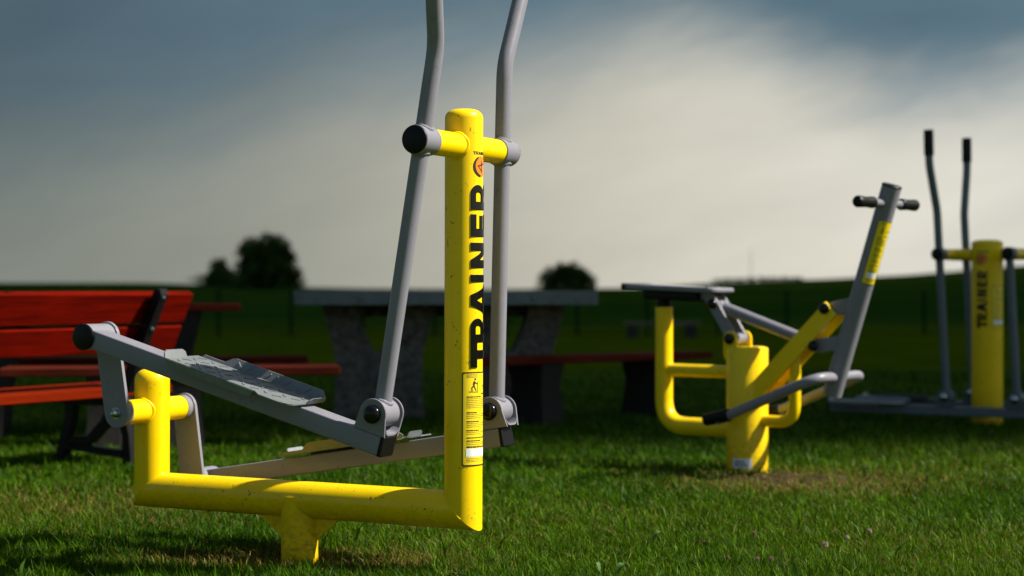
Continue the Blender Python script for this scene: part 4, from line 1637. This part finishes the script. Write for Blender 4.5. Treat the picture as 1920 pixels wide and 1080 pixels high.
def build_grass():
    NB = 620000
    d0, d1 = 4.6, 18.0
    q = rng.random(NB)
    # density falls with distance
    p = -1.1
    y = (d0 ** (p) + q * (d1 ** (p) - d0 ** (p))) ** (1 / p)
    hw = 0.30 * y + 0.55
    x = (rng.random(NB) * 2 - 1) * hw
    far = np.clip((y - 5.5) / 10, 0, 1)
    big = fnoise(x, y, 1.3, 3.3)
    mid = fnoise(x, y, 5.0, 9.1)
    fine = fnoise(x, y, 22.0, 5.7)
    # dry trampled patches round the feet of the machines
    def spot(cx, cy, rx, ry):
        return np.clip(1.2 - np.sqrt(((x - cx) / rx) ** 2 + ((y - cy) / ry) ** 2), 0, 1)
    dry = np.clip(spot(-0.72, 5.38, 0.62, 0.20) + spot(-1.55, 6.7, 0.9, 0.8) * 0.8 + spot(1.25, 7.50, 0.80, 0.60) * 1.1 + spot(-0.35, 5.2, 0.4, 0.18) * 0.7 + 0.35 * np.clip(big * 2 - 1.15, 0, 1), 0, 1)
    dry = dry * (0.35 + 0.9 * mid)
    is_dry = rng.random(NB) < dry * 0.75
    bare = np.clip(spot(1.18, 7.62, 0.46, 0.30) * 1.5, 0, 1)
    keep = rng.random(NB) > np.maximum(bare * 0.68, np.clip(spot(-0.66, 5.34, 0.30, 0.12), 0, 0.6))
    clump = 0.45 + 1.15 * (0.5 * mid + 0.5 * fine)
    h = (0.020 + 0.030 * rng.random(NB) ** 1.5) * clump * (1 - 0.35 * is_dry)
    tall = rng.random(NB) < 0.010
    h = np.where(tall, h * 1.9, h)
    worn = np.clip(spot(-0.68, 5.33, 0.40, 0.16) * 1.3, 0, 1)
    h = h * (1 - 0.62 * worn)
    w = (0.0008 + 0.0010 * rng.random(NB)) * (1 + 3.0 * far)
    leafy_ = (rng.random(NB) < 0.10 * np.clip(mid * 2.2 - 0.6, 0, 1.5)) & ~is_dry
    w = np.where(leafy_, w * 3.2, w)
    h = np.where(leafy_, h * 0.75, h)
    stalk = rng.random(NB) < 0.0022
    h = np.where(stalk, 0.05 + 0.07 * rng.random(NB), h)
    ang = rng.random(NB) * 2 * PI
    lean = (0.15 + 0.85 * rng.random(NB) ** 1.3)
    flat = (rng.random(NB) < 0.05) | (is_dry & (rng.random(NB) < 0.45))
    ln_h = np.where(flat, h * (1.2 + 1.2 * rng.random(NB)), h * lean)
    h = np.where(flat, 0.012 + 0.022 * rng.random(NB), h)
    dx, dy = np.cos(ang), np.sin(ang)
    # blade faces a random way across its lean
    fa = ang + PI / 2 + rng.normal(0, 0.5, NB)
    ax, ay = np.cos(fa) * w, np.sin(fa) * w
    z0 = np.full(NB, -0.004) + np.where(flat, 0.010, 0)
    v = np.zeros((NB, 5, 3), np.float32)
    v[:, 0] = np.stack([x - ax, y - ay, z0], 1)
    v[:, 1] = np.stack([x + ax, y + ay, z0], 1)
    mx, my, mz = x + dx * ln_h * 0.35, y + dy * ln_h * 0.35, z0 + h * 0.62
    v[:, 2] = np.stack([mx - ax * 0.85, my - ay * 0.85, mz], 1)
    v[:, 3] = np.stack([mx + ax * 0.85, my + ay * 0.85, mz], 1)
    v[:, 4] = np.stack([x + dx * ln_h, y + dy * ln_h, z0 + h], 1)
    t0 = np.array([0.014, 0.056, 0.001])
    t1 = np.array([0.084, 0.160, 0.003])
    k_ = np.clip(0.15 + 0.5 * rng.random(NB) + 0.5 * (big - 0.5) + 0.35 * (fine - 0.5), 0, 1)[:, None]
    col = t0 * (1 - k_) + t1 * k_
    col = col * np.clip(np.exp(rng.normal(-0.05, 0.42, NB)), 0.35, 2.2)[:, None]
    s0, s1 = np.array([0.10, 0.070, 0.012]), np.array([0.24, 0.185, 0.050])
    ks = rng.random(NB)[:, None]
    col = np.where((is_dry | (flat & (rng.random(NB) < 0.3)))[:, None], s0 * (1 - ks) + s1 * ks, col)
    # small broad clover-like leaves among the blades are bluish and paler
    col = np.where(leafy_[:, None], np.array([0.040, 0.088, 0.012]) * (0.7 + 0.6 * rng.random(NB))[:, None], col)
    v, col = v[keep], col[keep]
    n = len(v)
    me = bpy.data.meshes.new('grass')
    me.vertices.add(5 * n)
    me.vertices.foreach_set('co', v.ravel())
    base = np.arange(n, dtype=np.int32)[:, None] * 5
    idx = np.concatenate([base + np.array([0, 1, 3]), base + np.array([0, 3, 2]), base + np.array([2, 3, 4])], 1).astype(np.int32)
    me.loops.add(9 * n)
    me.loops.foreach_set('vertex_index', idx.ravel())
    me.polygons.add(3 * n)
    me.polygons.foreach_set('loop_start', np.arange(0, 9 * n, 3, dtype=np.int32))
    at = me.color_attributes.new('tint', 'FLOAT_COLOR', 'POINT')
    cc = np.ones((n, 5, 4), np.float32)
    cc[:, :, :3] = col[:, None, :]
    at.data.foreach_set('color', cc.ravel())
    me.materials.append(MATS['grass_blade'])
    me.update()
    o = bpy.data.objects.new('grass', me)
    C.objects.link(o)
    o['kind'] = 'stuff'
    o['label'] = 'short lawn grass with dry straw patches'
    o['category'] = 'grass'


build_grass()


# ------------------------------------------------------------------ clover heads and a few broad leaves in the lawn
def gnd(px, py, z=0.0):
    d = (EYE - z) * 3300 / (py - 543)
    return Vector(((px - 960) / 3300 * d, d, 0))


def clover(px, py, r, mat, label):
    p = gnd(px, py, 0.05)
    o = thing('clover_flower', label, 'flower', (p.x, p.y, 0), random.random() * 6, 'clover flowers in the lawn')
    MB().tube([(0.01, 0, -0.005), (0.006, 0, 0.025), (0, 0, 0.05)], 0.0012, 6).build('stem', 'weed_leaf', o)
    mb = MB()
    for i in range(46):
        a = i * 2.399963
        zz = 1 - (i + 0.5) / 46 * 1.7
        rr = math.sqrt(max(0, 1 - zz * zz))
        d = Vector((rr * math.cos(a), rr * math.sin(a), zz))
        mb.tube([Vector((0, 0, 0.052)) + d * r * 0.25, Vector((0, 0, 0.052)) + d * r * 0.75 + Vector((0, 0, 0.001)), Vector((0, 0, 0.052)) + d * r * random.uniform(0.7, 1.15) - Vector((0, 0, r * 0.25 * random.random()))], [r * 0.10, r * 0.15, r * 0.03], 5)
    mb.build('petals', mat, o)


clover(1547, 1022, 0.011, 'clover_white', 'largest pale clover head, lowest of the three bright ones at right')
clover(1588, 1010, 0.009, 'clover_white', 'pale clover head between two others at the lower right')
clover(1630, 997, 0.010, 'clover_white', 'pale clover head furthest right of the three bright ones')
clover(1414, 1001, 0.008, 'clover_pink', 'single faded clover head left of the bright clover group')
clover(1364, 1046, 0.007, 'clover_pink', 'leftmost small faded clover head close to the bottom edge')
clover(1420, 1050, 0.008, 'clover_pink', 'small brownish clover head near the bottom edge, left of a twin')
clover(1446, 1049, 0.008, 'clover_pink', 'small brownish clover head near the bottom edge, right of a twin')


def weed(px, py, l, ang, label):
    p = gnd(px, py, 0.045)
    mb = MB()
    n = 8
    up, lo = [], []
    d = Vector((math.cos(ang), math.sin(ang), 0))
    s = Vector((-d.y, d.x, 0))
    for i in range(n + 1):
        t_ = i / n
        w = l * 0.26 * math.sin(PI * min(1, t_ * 0.92 + 0.06)) * (1 + 0.22 * (i % 2))
        c = d * l * t_ + Vector((0, 0, 0.030 + 0.030 * math.sin(PI * t_ * 0.8)))
        up.append([c + s * w + Vector((0, 0, w * 0.35)), c, c - s * w + Vector((0, 0, w * 0.35))])
    vs = [q for r in up for q in r] + [q - Vector((0, 0, 0.0008)) for r in up for q in r]
    m_ = 3 * (n + 1)
    fs = []
    for i in range(n):
        for j in range(2):
            a = i * 3 + j
            fs.append((a, a + 1, a + 4, a + 3))
            fs.append((a + m_, a + 3 + m_, a + 4 + m_, a + 1 + m_))
    mb.add(vs, fs)
    mb.tube([(0, 0, -0.01), (0, 0, 0.031)], 0.0015, 6)
    o = mb.build('broad_leaf', 'weed_leaf', None, 60)
    o.location = p
    tag(o, label, 'leaf', 'broad leaves in the lawn')


weed(1222, 1008, 0.045, 0.4, 'pale broad weed leaf in the lawn right of the yellow post')
weed(1155, 1070, 0.045, 0.7, 'pale broad weed leaf touching the bottom edge of the picture')
weed(1126, 1066, 0.025, 2.2, 'small weed leaf beside the broad leaf at the bottom edge')
